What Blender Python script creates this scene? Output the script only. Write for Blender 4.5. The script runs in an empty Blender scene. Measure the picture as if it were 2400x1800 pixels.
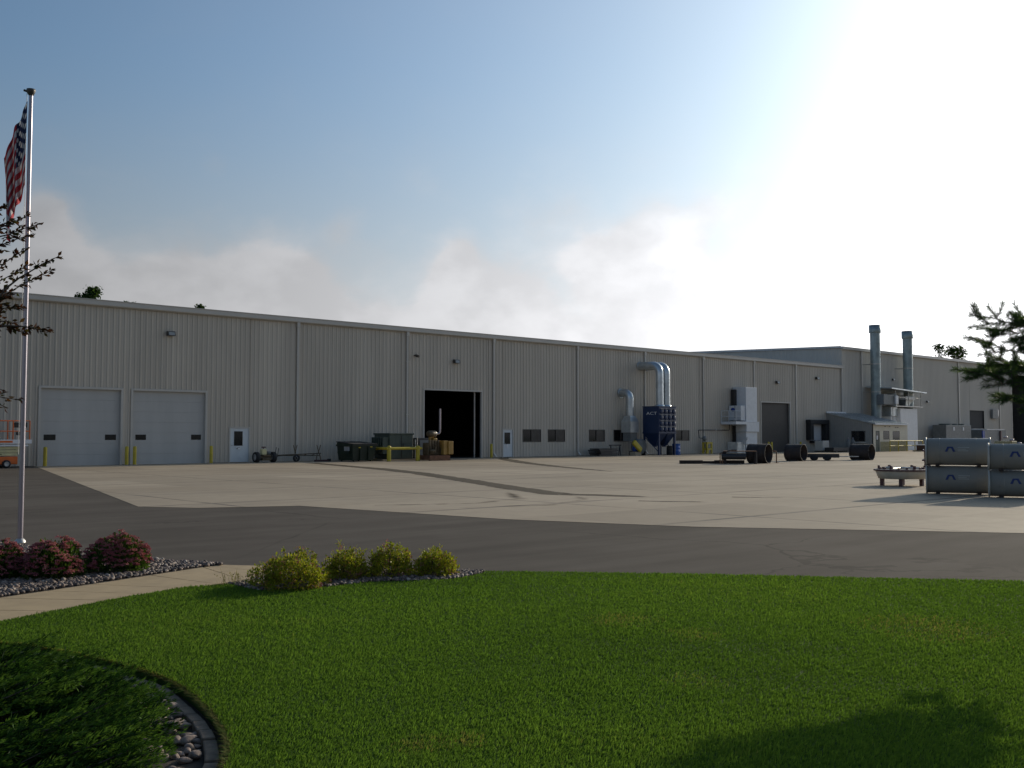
import bpy, bmesh, math, random
import numpy as np
from mathutils import Vector, Matrix

SC = bpy.context.scene
C = SC.collection
R = math.radians
PI = math.pi
rnd = random.Random(7)

# ------------------------------------------------------------------ camera
# World frame: X runs along the long factory wall, Y points into the building, Z up.
EYE = Vector((0.0, -56.0, 1.6))
YAW, PITCH = R(47.7), math.atan(121 / 2387)
CY_, SY_ = math.cos(YAW), math.sin(YAW)
cam = bpy.data.cameras.new('camera')
cam.sensor_width = 36.0
cam.lens = 36.0 * 2387 / 2400
cam.clip_start = 0.1
cam.clip_end = 4000
co = bpy.data.objects.new('camera', cam)
C.objects.link(co)
co.location = EYE
co.rotation_euler = Vector((CY_ * math.cos(PITCH), SY_ * math.cos(PITCH), math.sin(PITCH))).to_track_quat('-Z', 'Y').to_euler()
SC.camera = co


def plan(r, f):
    """Site plan of the front garden, turned 47.7 degrees to the factory: r metres right, f metres forward of the viewpoint."""
    return (f * CY_ + r * SY_, -56.0 + f * SY_ - r * CY_)


# ------------------------------------------------------------------ sun, sky, exposure
SUN_EL, SUN_AZ = R(17.5), R(5.5)          # azimuth from +X towards +Y
SUN = Vector((math.cos(SUN_AZ) * math.cos(SUN_EL), math.sin(SUN_AZ) * math.cos(SUN_EL), math.sin(SUN_EL)))
sl = bpy.data.lights.new('sun', 'SUN')
sl.energy = 3.3
sl.angle = R(0.55)
sl.color = (1.0, 0.87, 0.68)
so = bpy.data.objects.new('sun', sl)
C.objects.link(so)
so.location = (60, 0, 60)
so.rotation_euler = SUN.to_track_quat('Z', 'Y').to_euler()

w = bpy.data.worlds.new('World')
SC.world = w
w.use_nodes = True
nt = w.node_tree
bg = nt.nodes['Background']
bg.inputs[1].default_value = 0.1
sky = nt.nodes.new('ShaderNodeTexSky')
sky.sky_type = 'NISHITA'
sky.sun_disc = False
sky.sun_elevation = SUN_EL
sky.sun_rotation = PI / 2 - SUN_AZ
sky.air_density = 1.0
sky.dust_density = 2.0


class NG:
    """small helper to wire nodes"""
    def __init__(s, nt): s.nt = nt
    def link(s, a, sock):
        if isinstance(a, (int, float)): sock.default_value = a
        elif isinstance(a, (tuple, list, Vector)):
            sock.default_value = tuple(a) if len(a) == len(sock.default_value) else tuple(a) + (1,)
        else: s.nt.links.new(a, sock)
    def math(s, op, a, b=0.0, c=None, clamp=False):
        n = s.nt.nodes.new('ShaderNodeMath'); n.operation = op; n.use_clamp = clamp
        s.link(a, n.inputs[0]); s.link(b, n.inputs[1])
        if c is not None: s.link(c, n.inputs[2])
        return n.outputs[0]
    def vmath(s, op, a, b=(0, 0, 0), out=0, scale=None):
        n = s.nt.nodes.new('ShaderNodeVectorMath'); n.operation = op
        s.link(a, n.inputs[0]); s.link(b, n.inputs[1])
        if scale is not None: s.link(scale, n.inputs[3])
        return n.outputs[out]
    def noise(s, vec, scale, detail=4, rough=0.55, dist=0.0):
        n = s.nt.nodes.new('ShaderNodeTexNoise')
        if vec is not None: s.link(vec, n.inputs['Vector'])
        n.inputs['Scale'].default_value = scale; n.inputs['Detail'].default_value = detail
        n.inputs['Roughness'].default_value = rough; n.inputs['Distortion'].default_value = dist
        return n.outputs[0]
    def step(s, x, lo, hi, a=0.0, b=1.0):
        n = s.nt.nodes.new('ShaderNodeMapRange'); n.interpolation_type = 'SMOOTHSTEP'
        s.link(x, n.inputs[0])
        for k, v in zip((1, 2, 3, 4), (lo, hi, a, b)): s.link(v, n.inputs[k])
        return n.outputs[0]
    def mix(s, f, a, b, mode='MIX'):
        n = s.nt.nodes.new('ShaderNodeMix'); n.data_type = 'RGBA'; n.blend_type = mode
        s.link(f, n.inputs[0]); s.link(a, n.inputs[6]); s.link(b, n.inputs[7])
        return n.outputs[2]


g = NG(nt)
tc = nt.nodes.new('ShaderNodeTexCoord')
dirv = g.vmath('NORMALIZE', tc.outputs['Generated'])
sep = nt.nodes.new('ShaderNodeSeparateXYZ')
nt.links.new(dirv, sep.inputs[0])
z = sep.outputs[2]
dots = g.math('MAXIMUM', g.vmath('DOT_PRODUCT', dirv, SUN, out=1), 0.0)
glow = g.math('POWER', dots, 10.0)
glow2 = g.math('POWER', dots, 3.0)


def skydir(az, el):
    """az degrees right of the view axis, el degrees up"""
    a = YAW - R(az)
    return Vector((math.cos(a) * math.cos(R(el)), math.sin(a) * math.cos(R(el)), math.sin(R(el))))


warp = g.vmath('MULTIPLY', dirv, (1, 1, 1.6))
n1 = g.noise(warp, 11.0, 9, 0.55, 0.15)
n2 = g.noise(warp, 3.2, 3, 0.5)
band = g.step(z, 0.085, 0.215, 1.0, 0.0)
shape = g.math('ADD', g.math('MULTIPLY', n1, 0.62), g.math('MULTIPLY', n2, 0.38))
val = g.math('ADD', shape, g.math('MULTIPLY', band, 0.40))
for az, el, rad, amt in ((-25.0, 11.3, 2.6, .36), (-24, 8.6, 3.4, .26), (9.0, 11.3, 3.6, .40), (12.0, 12.3, 2.4, .26), (5.5, 9.6, 3.5, .26), (-3.2, 10.2, 2.3, .27), (-3.6, 8.4, 2.6, .2), (14, 8.0, 4.0, .2), (-1, 7.6, 4, .14), (-13, 8.6, 5, .14), (-18, 7.2, 4, .1),
                         (-16.4, 14.3, 1.3, .14), (-9.5, 11.7, 1.9, .16), (-13, 8.2, 3.5, .12)):
    d = g.vmath('DISTANCE', dirv, skydir(az, el), out=1)
    val = g.math('ADD', val, g.math('MULTIPLY', g.step(d, 0.0, R(rad), 1.0, 0.0), amt))
mask = g.math('ADD', g.math('MULTIPLY', g.step(val, 0.47, 0.80), 0.58), g.math('MULTIPLY', g.step(val, 0.66, 0.77), 0.30))
mask = g.math('MULTIPLY', mask, g.step(z, 0.18, 0.30, 1.0, 0.12))
nis = g.vmath('MULTIPLY', sky.outputs[0], (.74, .93, 1.07))
nl = g.vmath('DOT_PRODUCT', nis, (.25, .60, .15), out=1)
nl = g.math('MINIMUM', nl, 30.0)
grey = g.vmath('SCALE', (.985, 1.0, 1.03), scale=nl)
base = g.mix(g.step(z, 0.05, 0.36, 0.88, 0.0), nis, grey)
base = g.vmath('ADD', base, g.vmath('SCALE', (1.0, 1.0, 1.0), scale=g.math('MULTIPLY', g.math('POWER', dots, 20.0), 4.5)))
base = g.vmath('ADD', base, g.vmath('SCALE', (.86, 1.0, 1.22), scale=g.math('MULTIPLY', g.math('POWER', dots, 3.2), 2.7)))
soft = g.noise(warp, 16.0, 5, 0.5)
lum = g.math('ADD', g.math('MULTIPLY', nl, .84), g.math('ADD', g.math('MULTIPLY', glow2, 4.2), 1.0))
lum = g.math('MULTIPLY', lum, g.step(soft, 0.32, 0.68, 0.92, 1.10))
cl = g.vmath('SCALE', (1.0, 0.995, 1.02), scale=lum)
nt.links.new(g.mix(mask, base, cl), bg.inputs[0])

SC.view_settings.view_transform = 'Standard'
SC.view_settings.look = 'None'
SC.view_settings.exposure = 0.0
SC.view_settings.gamma = 1.0
SC.cycles.max_bounces = 6
SC.cycles.transparent_max_bounces = 8
SC.cycles.use_denoising = True


# ------------------------------------------------------------------ materials
def mat(name, col, rough=0.6, metal=0.0, var=0.12, vscale=3.0, bump=0.0, bscale=40.0, spec=0.5, dirt=None, streak=False):
    m = bpy.data.materials.new(name)
    m.use_nodes = True
    t = m.node_tree
    k = NG(t)
    b = t.nodes['Principled BSDF']
    b.inputs['Roughness'].default_value = rough
    b.inputs['Metallic'].default_value = metal
    b.inputs['Specular IOR Level'].default_value = spec
    ge = t.nodes.new('ShaderNodeNewGeometry')
    pos = ge.outputs['Position']
    if streak: pos = k.vmath('MULTIPLY', pos, (1, 1, 0.12))
    n = k.noise(pos, vscale, 5, 0.6)
    f = k.step(n, 0.3, 0.7, 1 - var, 1 + var)
    cc = k.vmath('SCALE', tuple(col), scale=f)
    if dirt:
        n2 = k.noise(pos, vscale * 2.7, 6, 0.65, 0.5)
        cc = k.mix(k.step(n2, dirt[1], dirt[1] + 0.14, 0, dirt[2]), cc, dirt[0])
    t.links.new(cc, b.inputs['Base Color'])
    if bump:
        bn = t.nodes.new('ShaderNodeBump')
        bn.inputs['Strength'].default_value = bump
        bn.inputs['Distance'].default_value = 0.01
        t.links.new(k.noise(ge.outputs['Position'], bscale, 4), bn.inputs['Height'])
        t.links.new(bn.outputs[0], b.inputs['Normal'])
    return m


def panel_tone(m, width=.915, amt=.035):
    t = m.node_tree; k = NG(t); b = t.nodes['Principled BSDF']
    src = b.inputs['Base Color'].links[0].from_socket
    ge = t.nodes.new('ShaderNodeNewGeometry')
    wn = t.nodes.new('ShaderNodeTexWhiteNoise'); wn.noise_dimensions = '2D'
    t.links.new(k.vmath('FLOOR', k.vmath('DIVIDE', ge.outputs['Position'], (width, 60.0, 60.0))), wn.inputs[0])
    t.links.new(k.vmath('SCALE', src, scale=k.step(wn.outputs[0], 0, 1, 1 - amt, 1 + amt)), b.inputs['Base Color'])


def leaf_mat(name, cols, trans=0.35, rough=0.5):
    """foliage: colour varies leaf by leaf (random per island attribute 'tint' 0..1) between the colours given"""
    m = bpy.data.materials.new(name)
    m.use_nodes = True
    t = m.node_tree
    k = NG(t)
    b = t.nodes['Principled BSDF']
    b.inputs['Roughness'].default_value = rough
    b.inputs['Specular IOR Level'].default_value = 0.12
    a = t.nodes.new('ShaderNodeAttribute')
    a.attribute_name = 'tint'
    r = t.nodes.new('ShaderNodeValToRGB')
    r.color_ramp.elements[0].color = tuple(cols[0]) + (1,)
    r.color_ramp.elements[-1].color = tuple(cols[-1]) + (1,)
    for i, c in enumerate(cols[1:-1]):
        e = r.color_ramp.elements.new((i + 1) / (len(cols) - 1))
        e.color = tuple(c) + (1,)
    t.links.new(a.outputs['Fac'], r.inputs[0])
    t.links.new(r.outputs[0], b.inputs['Base Color'])
    tr = t.nodes.new('ShaderNodeBsdfTranslucent')
    t.links.new(k.vmath('MULTIPLY', r.outputs[0], (1.5, 1.5, 0.9)), tr.inputs[0])
    mx = t.nodes.new('ShaderNodeMixShader')
    mx.inputs[0].default_value = trans
    t.links.new(b.outputs[0], mx.inputs[1])
    t.links.new(tr.outputs[0], mx.inputs[2])
    t.links.new(mx.outputs[0], t.nodes['Material Output'].inputs[0])
    return m


M = {}
M['wall'] = mat('wall_steel', (.515, .462, .388), .45, var=.08, vscale=.6, streak=True, dirt=((.33, .30, .26), .62, .25))
panel_tone(M['wall'])
M['wall2'] = mat('wall_steel_far', (.55, .51, .445), .5, var=.05, vscale=.5, streak=True)
M['trim'] = mat('trim_paint', (.50, .475, .43), .4, var=.04, vscale=1.0)
M['ohdoor'] = mat('door_grey_white', (.445, .440, .420), .45, var=.05, vscale=1.2, streak=True)
M['door'] = mat('door_white', (.60, .64, .66), .4, var=.04)
M['roof'] = mat('roof_metal', (.42, .45, .47), .35, .5, var=.08)
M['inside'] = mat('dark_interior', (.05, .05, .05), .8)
M['glass'] = mat('dark_glass', (.012, .013, .015), .06, var=.2, spec=.45)
M['glassrefl'] = mat('window_glass', (.03, .032, .034), .12, var=.3, spec=.5)
M['bronze'] = mat('bronze_frame', (.06, .052, .045), .5)
M['black'] = mat('black_rubber', (.018, .018, .02), .75)
M['blackp'] = mat('black_paint', (.03, .028, .028), .5)
M['yellow'] = mat('safety_yellow', (.52, .40, .03), .5, var=.12, dirt=((.16, .12, .05), .62, .6))
M['galv'] = mat('galvanised', (.52, .56, .58), .34, .75, var=.16, vscale=1.6, bump=.1)
M['stack'] = mat('stack_galvanised', (.27, .325, .33), .42, .45, var=.18, vscale=1.2)
M['steel'] = mat('bare_steel', (.45, .44, .42), .45, .6)
M['alu'] = mat('pole_aluminium', (.33, .30, .33), .34, .7, var=.03)
M['blue'] = mat('collector_blue', (.012, .030, .088), .42, var=.08)
M['barrelblue'] = mat('barrel_blue', (.012, .085, .33), .35)
M['white'] = mat('white_paint', (.66, .68, .70), .45, var=.05)
M['letter'] = mat('letter_white', (.75, .75, .75), .6, var=0)
M['signblue'] = mat('sign_blue', (.02, .06, .30), .5)
M['green'] = mat('dumpster_green', (.010, .022, .012), .55, var=.2, dirt=((.05, .04, .025), .63, .5))
M['utility'] = mat('utility_green', (.055, .075, .06), .55)
M['cat'] = mat('engine_yellow', (.34, .20, .045), .5, var=.15, dirt=((.06, .05, .04), .6, .6))
M['catdark'] = mat('engine_grime', (.10, .07, .035), .6, var=.3)
M['rust'] = mat('rusty_steel', (.16, .075, .04), .8, var=.3, vscale=5, dirt=((.06, .03, .02), .55, .8))
M['darkrust'] = mat('dark_pipe', (.030, .022, .020), .75, var=.3, vscale=3, dirt=((.07, .035, .022), .6, .5))
M['tank'] = mat('tank_grey', (.235, .225, .195), .55, var=.06, vscale=2, dirt=((.15, .14, .12), .62, .4))
M['tankedge'] = mat('tank_end', (.46, .45, .40), .5)
M['logo'] = mat('logo_blue', (.012, .025, .12), .5, var=0)
M['cream'] = mat('cream_paint', (.62, .56, .30), .5)
M['orange'] = mat('lift_orange', (.70, .14, .02), .45)
M['timber'] = mat('dark_timber', (.035, .025, .02), .85, var=.3)
M['maroon'] = mat('maroon_primer', (.075, .03, .035), .5)
M['mould'] = mat('mould_cream', (.50, .47, .40), .5, var=.1)
M['olive'] = mat('olive_panel', (.30, .27, .15), .7, var=.25, vscale=6)
M['beige'] = mat('annex_beige', (.60, .555, .44), .55, var=.06)
M['annex'] = mat('annex_steel_shaded', (.30, .29, .265), .5, var=.05)  # side wall: shade of facing away from the sun put into the colour
M['greybox'] = mat('condenser_grey', (.16, .17, .17), .55)
M['brown'] = mat('brown_box', (.10, .05, .03), .7)
M['bark'] = mat('bark', (.09, .065, .05), .9, var=.3, bump=.4)
M['stone'] = mat('river_rock', (.25, .19, .155), .8, var=.45, vscale=11, bump=.3, bscale=70)
M['brick'] = mat('edging_block', (.15, .115, .083), .9, var=.3, vscale=9, bump=.3)
M['walk'] = mat('sidewalk_concrete', (.37, .275, .155), .9, var=.10, vscale=3, bump=.2, bscale=60, dirt=((.2, .16, .11), .66, .5))
M['soil'] = mat('mulch_soil', (.045, .035, .026), .95, var=.3, vscale=9, bump=.5)
M['rolldoor'] = mat('roll_door_brown', (.050, .045, .042), .6, var=.06)
M['lamp'] = mat('lamp_bronze', (.055, .05, .045), .45)
M['lens'] = mat('lamp_lens', (.30, .31, .30), .2)

M['lf_grass'] = leaf_mat('grass_blade', ((.050, .096, .016), (.078, .148, .022), (.108, .185, .030), (.19, .165, .06)), .45, .8)
M['lf_spirea'] = leaf_mat('spirea_leaf', ((.07, .09, .012), (.17, .20, .018), (.31, .32, .03), (.24, .13, .06)), .35)
M['lf_sedumg'] = leaf_mat('sedum_leaf', ((.03, .06, .012), (.06, .11, .02), (.11, .15, .03)), .3)
M['lf_sedumf'] = leaf_mat('sedum_flower', ((.21, .055, .075), (.33, .105, .135), (.40, .16, .175), (.30, .12, .07)), .2, .8)
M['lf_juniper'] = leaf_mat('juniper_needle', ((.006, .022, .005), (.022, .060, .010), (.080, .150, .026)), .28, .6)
M['lf_crab'] = leaf_mat('crabapple_leaf', ((.030, .014, .010), (.05, .022, .014), (.035, .042, .014), (.10, .03, .018)), .3)
M['lf_pine'] = leaf_mat('pine_needle', ((.028, .055, .024), (.060, .105, .040), (.11, .17, .06)), .42)
M['lf_tree'] = leaf_mat('broadleaf', ((.018, .035, .010), (.035, .07, .015), (.055, .09, .02)), .3)
M['lf_weed'] = leaf_mat('dry_weed', ((.14, .13, .05), (.22, .2, .08)), .3)


# ground materials
def concrete_mat():
    m = bpy.data.materials.new('yard_concrete'); m.use_nodes = True
    t = m.node_tree; k = NG(t); b = t.nodes['Principled BSDF']
    b.inputs['Roughness'].default_value = .8
    b.inputs['Specular IOR Level'].default_value = .15
    ge = t.nodes.new('ShaderNodeNewGeometry'); pos = ge.outputs['Position']
    n = k.noise(pos, .18, 6, .6); n2 = k.noise(pos, 2.5, 5, .65); n3 = k.noise(k.vmath('MULTIPLY', pos, (.12, 1.2, 1)), .5, 5, .6)
    c = k.mix(k.step(n, .3, .7), (.350, .284, .204), (.405, .334, .244))
    c = k.mix(k.step(n2, .35, .75, 0, .35), c, (.265, .222, .172))
    c = k.mix(k.step(n3, .52, .70, 0, .35), c, (.225, .192, .152))
    # joints every 6.1 m along the wall and 5 m out from it, and each slab slightly different
    sx = t.nodes.new('ShaderNodeSeparateXYZ'); t.links.new(pos, sx.inputs[0])
    wob = k.math('MULTIPLY', k.math('SUBTRACT', k.noise(pos, 1.5, 3), .5), .08)
    def joint(v, per, off, wid):
        a = k.math('ABSOLUTE', k.math('SUBTRACT', k.math('FRACT', k.math('DIVIDE', k.math('ADD', k.math('ADD', v, wob), off), per)), .5))
        return k.step(a, .5 - wid / per, .5, 0, 1)
    j = k.math('MAXIMUM', joint(sx.outputs[0], 6.1, 1.2, .10), joint(sx.outputs[1], 5.4, 1.0, .14))
    jm = k.math('MULTIPLY', j, k.step(k.noise(pos, .35, 2), .35, .6, .3, .9))
    cell = t.nodes.new('ShaderNodeTexWhiteNoise'); cell.noise_dimensions = '2D'
    fl = k.vmath('FLOOR', k.vmath('DIVIDE', k.vmath('ADD', pos, (1.2 + 3.05, 1.0 + 2.7, 0)), (6.1, 5.4, 1)))
    t.links.new(fl, cell.inputs[0])
    c = k.vmath('SCALE', c, scale=k.step(cell.outputs[0], 0, 1, .90, 1.07))
    ol = k.step(k.noise(pos, .55, 3, .5), .66, .78, 0, .45)
    c = k.mix(ol, c, (.14, .12, .10))
    c = k.mix(jm, c, (.10, .085, .07))
    t.links.new(c, b.inputs['Base Color'])
    bn = t.nodes.new('ShaderNodeBump'); bn.inputs['Strength'].default_value = .25; bn.inputs['Distance'].default_value = .01
    t.links.new(k.noise(pos, 30, 4), bn.inputs['Height']); t.links.new(bn.outputs[0], b.inputs['Normal'])
    return m


def asphalt_mat():
    m = bpy.data.materials.new('asphalt'); m.use_nodes = True
    t = m.node_tree; k = NG(t); b = t.nodes['Principled BSDF']
    b.inputs['Roughness'].default_value = 1.0
    b.inputs['Specular IOR Level'].default_value = .08
    ge = t.nodes.new('ShaderNodeNewGeometry'); pos = ge.outputs['Position']
    # streaks run along the drive, turned about 60 degrees to the wall
    mp = t.nodes.new('ShaderNodeMapping'); mp.inputs['Rotation'].default_value = (0, 0, R(61)); mp.inputs['Scale'].default_value = (.25, 2.2, 1)
    t.links.new(pos, mp.inputs[0])
    n = k.noise(mp.outputs[0], .7, 6, .6); n2 = k.noise(pos, 45, 3, .7); n3 = k.noise(pos, .35, 4)
    c = k.mix(k.step(n, .3, .7), (.084, .072, .060), (.110, .095, .079))
    c = k.mix(k.step(n2, .4, .75, 0, .5), c, (.105, .092, .078))
    c = k.vmath('SCALE', c, scale=k.step(n3, .3, .7, .9, 1.12))
    vo = t.nodes.new('ShaderNodeTexVoronoi'); vo.feature = 'DISTANCE_TO_EDGE'; vo.inputs['Scale'].default_value = .16
    t.links.new(k.vmath('ADD', pos, k.vmath('SCALE', k.noise(pos, .8, 4), scale=1.2)), vo.inputs['Vector'])
    ck = k.math('MULTIPLY', k.step(vo.outputs['Distance'], .002, .006, 1, 0), k.step(k.noise(pos, .22, 2), .45, .6, 0, .45))
    c = k.mix(ck, c, (.03, .026, .022))
    pt = k.step(k.noise(pos, .9, 3, .5), .66, .78, 0, .22)
    c = k.mix(pt, c, (.045, .04, .035))
    t.links.new(c, b.inputs['Base Color'])
    bn = t.nodes.new('ShaderNodeBump'); bn.inputs['Strength'].default_value = .5; bn.inputs['Distance'].default_value = .008
    t.links.new(k.noise(pos, 90, 3), bn.inputs['Height']); t.links.new(bn.outputs[0], b.inputs['Normal'])
    return m


def lawn_mat():
    m = bpy.data.materials.new('lawn_turf'); m.use_nodes = True
    t = m.node_tree; k = NG(t); b = t.nodes['Principled BSDF']
    b.inputs['Roughness'].default_value = .9
    b.inputs['Specular IOR Level'].default_value = .1
    ge = t.nodes.new('ShaderNodeNewGeometry'); pos = ge.outputs['Position']
    c = k.mix(k.step(k.noise(pos, 1.3, 5), .3, .7), (.040, .078, .014), (.060, .108, .020))
    c = k.mix(k.step(k.noise(pos, 40, 4), .45, .75, 0, .5), c, (.055, .065, .022)) if False else k.mix(k.step(k.noise(pos, 40, 4), .45, .75, 0, .5), c, (.055, .070, .022))
    t.links.new(c, b.inputs['Base Color'])
    return m


M['concrete'], M['asphalt'], M['lawn'] = concrete_mat(), asphalt_mat(), lawn_mat()
M['field'] = mat('field_grass', (.04, .075, .018), .9, var=.3, vscale=.2)


# ------------------------------------------------------------------ builders
class MB:
    """collects shapes in one mesh"""
    def __init__(s): s.v, s.f, s.sm = [], [], []

    def add(s, vs, fs, smooth=False):
        o = len(s.v)
        s.v += [tuple(p) for p in vs]
        s.f += [tuple(i + o for i in q) for q in fs]
        s.sm += [smooth] * len(fs)

    def box(s, a, b, bev=0.0, rot=None):
        """box between corners a and b; rot = (angle about Z, pivot)"""
        a, b = [min(p, q) for p, q in zip(a, b)], [max(p, q) for p, q in zip(a, b)]
        if bev <= 0:
            vs = [Vector((x, y, zz)) for zz in (a[2], b[2]) for y in (a[1], b[1]) for x in (a[0], b[0])]
            fs = [(0, 2, 3, 1), (4, 5, 7, 6), (0, 1, 5, 4), (1, 3, 7, 5), (3, 2, 6, 7), (2, 0, 4, 6)]
        else:
            bm = bmesh.new()
            bmesh.ops.create_cube(bm, size=1)
            for v in bm.verts:
                v.co = Vector([(p + q) / 2 + c * (q - p) for p, q, c in zip(a, b, v.co)])
            bmesh.ops.bevel(bm, geom=list(bm.edges), offset=bev, segments=2, affect='EDGES', profile=.5)
            bm.verts.index_update()
            vs = [v.co.copy() for v in bm.verts]
            fs = [tuple(v.index for v in f.verts) for f in bm.faces]
            bm.free()
        if rot:
            mt = Matrix.Translation(rot[1]) @ Matrix.Rotation(rot[0], 4, 'Z') @ Matrix.Translation(-Vector(rot[1]))
            vs = [mt @ v for v in vs]
        s.add(vs, fs)
        return s

    def tube(s, pts, rad, n=12, caps=True):
        """round bar along a path; rad a number or one per point"""
        pts = [Vector(p) for p in pts]
        rad = rad if isinstance(rad, (list, tuple)) else [rad] * len(pts)
        vs, fs = [], []
        up = None
        for i, p in enumerate(pts):
            d = (pts[min(i + 1, len(pts) - 1)] - pts[max(i - 1, 0)]).normalized()
            if up is None:
                up = Vector((0, 0, 1)) if abs(d.z) < .9 else Vector((1, 0, 0))
            x = d.cross(up).normalized()
            up = x.cross(d).normalized()
            for k in range(n):
                a = 2 * PI * k / n
                vs.append(p + (x * math.cos(a) + up * math.sin(a)) * rad[i])
        for i in range(len(pts) - 1):
            for k in range(n):
                fs.append((i * n + k, i * n + (k + 1) % n, (i + 1) * n + (k + 1) % n, (i + 1) * n + k))
        s.add(vs, fs, True)
        if caps:
            s.add(vs[:n], [tuple(range(n))])
            s.add(vs[-n:], [tuple(reversed(range(n)))])
        return s

    def lathe(s, prof, c=(0, 0, 0), n=24, axis='Z', smooth=True):
        """profile of (radius, height) turned about an axis through c"""
        vs, fs = [], []
        for r_, h in prof:
            for k in range(n):
                a = 2 * PI * k / n
                p = (r_ * math.cos(a), r_ * math.sin(a), h)
                if axis == 'X': p = (h, r_ * math.cos(a), r_ * math.sin(a))
                if axis == 'Y': p = (r_ * math.cos(a), h, r_ * math.sin(a))
                vs.append(Vector(p) + Vector(c))
        for i in range(len(prof) - 1):
            for k in range(n):
                fs.append((i * n + k, i * n + (k + 1) % n, (i + 1) * n + (k + 1) % n, (i + 1) * n + k))
        s.add(vs, fs, smooth)
        return s

    def prism(s, poly, z0, z1):
        """upright prism over a plan polygon; z1 may be a function of x, y"""
        n = len(poly)
        zt = z1 if callable(z1) else (lambda x, y: z1)
        vs = [(x, y, z0) for x, y in poly] + [(x, y, zt(x, y)) for x, y in poly]
        fs = [tuple(reversed(range(n))), tuple(range(n, 2 * n))] + [(i, (i + 1) % n, n + (i + 1) % n, n + i) for i in range(n)]
        s.add(vs, fs)
        return s

    def build(s, name, m, parent=None, local=False, label=None):
        me = bpy.data.meshes.new(name)
        me.from_pydata(s.v, [], s.f)
        me.polygons.foreach_set('use_smooth', s.sm)
        me.materials.append(m)
        o = bpy.data.objects.new(name, me)
        C.objects.link(o)
        if parent:
            o.parent = parent
            if not local:
                off = Vector((0, 0, 0)); p = parent
                while p: off += p.location; p = p.parent
                me.transform(Matrix.Translation(-off))
        me.update()
        if label: o['label'] = label
        return o


def tag(o, label, cat, group=None):
    o['label'] = label; o['category'] = cat
    if group: o['group'] = group
    return o


def struct(o, kind='structure'):
    o['kind'] = kind
    return o


def thing(name, label, cat, loc=(0, 0, 0), rz=0.0, group=None):
    o = bpy.data.objects.new(name, None)
    C.objects.link(o)
    o.empty_display_size = .2
    o.location = loc
    o.rotation_euler = (0, 0, rz)
    return tag(o, label, cat, group)


def dup(root, loc, rz=0.0, label=None, group=None, scale=None):
    r_ = root.copy(); C.objects.link(r_)
    r_.location = loc; r_.rotation_euler = (0, 0, rz)
    if scale: r_.scale = scale
    if label: r_['label'] = label
    if group: r_['group'] = group
    for ch in list(root.children):
        c = ch.copy(); C.objects.link(c); c.parent = r_
        for gc in list(ch.children):
            d = gc.copy(); C.objects.link(d); d.parent = c
    return r_


def npmesh(name, verts, faces, m, parent=None, tint=None, smooth=False):
    """fast mesh from arrays; faces (N,k)"""
    me = bpy.data.meshes.new(name)
    nv, nf, k = len(verts), len(faces), faces.shape[1]
    me.vertices.add(nv); me.vertices.foreach_set('co', np.asarray(verts, np.float32).ravel())
    me.loops.add(nf * k); me.loops.foreach_set('vertex_index', np.asarray(faces, np.int32).ravel())
    me.polygons.add(nf); me.polygons.foreach_set('loop_start', np.arange(0, nf * k, k, dtype=np.int32))
    try: me.polygons.foreach_set('loop_total', np.full(nf, k, np.int32))
    except Exception: pass
    if smooth: me.polygons.foreach_set('use_smooth', np.ones(nf, bool))
    me.update(calc_edges=True)
    if tint is not None:
        at = me.attributes.new('tint', 'FLOAT', 'POINT')
        at.data.foreach_set('value', np.asarray(tint, np.float32))
    me.materials.append(m)
    o = bpy.data.objects.new(name, me)
    C.objects.link(o)
    if parent:
        o.parent = parent
        off = Vector((0, 0, 0)); p = parent
        while p: off += p.location; p = p.parent
        me.transform(Matrix.Translation(-off))
    return o


rng = np.random.default_rng(11)


def unit(v): return v / np.maximum(np.linalg.norm(v, axis=-1, keepdims=True), 1e-9)


def leaves(cent, size, aspect=.5, normal=None, along=None, fold=.12, jit=.35):
    """diamond leaf cards: returns verts (4n,3), faces (n,4)"""
    n = len(cent)
    size = np.broadcast_to(np.asarray(size, float), (n,))[:, None] * rng.uniform(1 - jit, 1 + jit, (n, 1))
    a = unit(rng.normal(size=(n, 3))) if along is None else unit(along)
    b = rng.normal(size=(n, 3)) if normal is None else normal
    s_ = unit(np.cross(a, b)); nn = np.cross(s_, a)
    p0 = cent; p2 = cent + a * size
    mid = cent + a * size * .45 + nn * size * fold
    p1 = mid + s_ * size * aspect * .5; p3 = mid - s_ * size * aspect * .5
    v = np.stack([p0, p1, p2, p3], 1).reshape(-1, 3)
    return v, np.arange(4 * n).reshape(n, 4)


def in_poly(x, y, poly):
    ins = np.zeros(len(x), bool)
    px, py = np.array(poly).T
    j = len(px) - 1
    for i in range(len(px)):
        c = ((py[i] > y) != (py[j] > y)) & (x < (px[j] - px[i]) * (y - py[i]) / (py[j] - py[i] + 1e-12) + px[i])
        ins ^= c
        j = i
    return ins


def sheet(name, poly, zz, m, thick=0.0):
    b = MB()
    if thick: b.prism(poly, zz - thick, zz)
    else: b.add([(x, y, zz) for x, y in poly], [tuple(range(len(poly)))])
    return struct(b.build(name, m))


def ccw(poly):
    a = sum(p[0] * q[1] - q[0] * p[1] for p, q in zip(poly, poly[1:] + poly[:1]))
    return poly if a > 0 else poly[::-1]


def pl(pts): return ccw([plan(*p) for p in pts])

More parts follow.
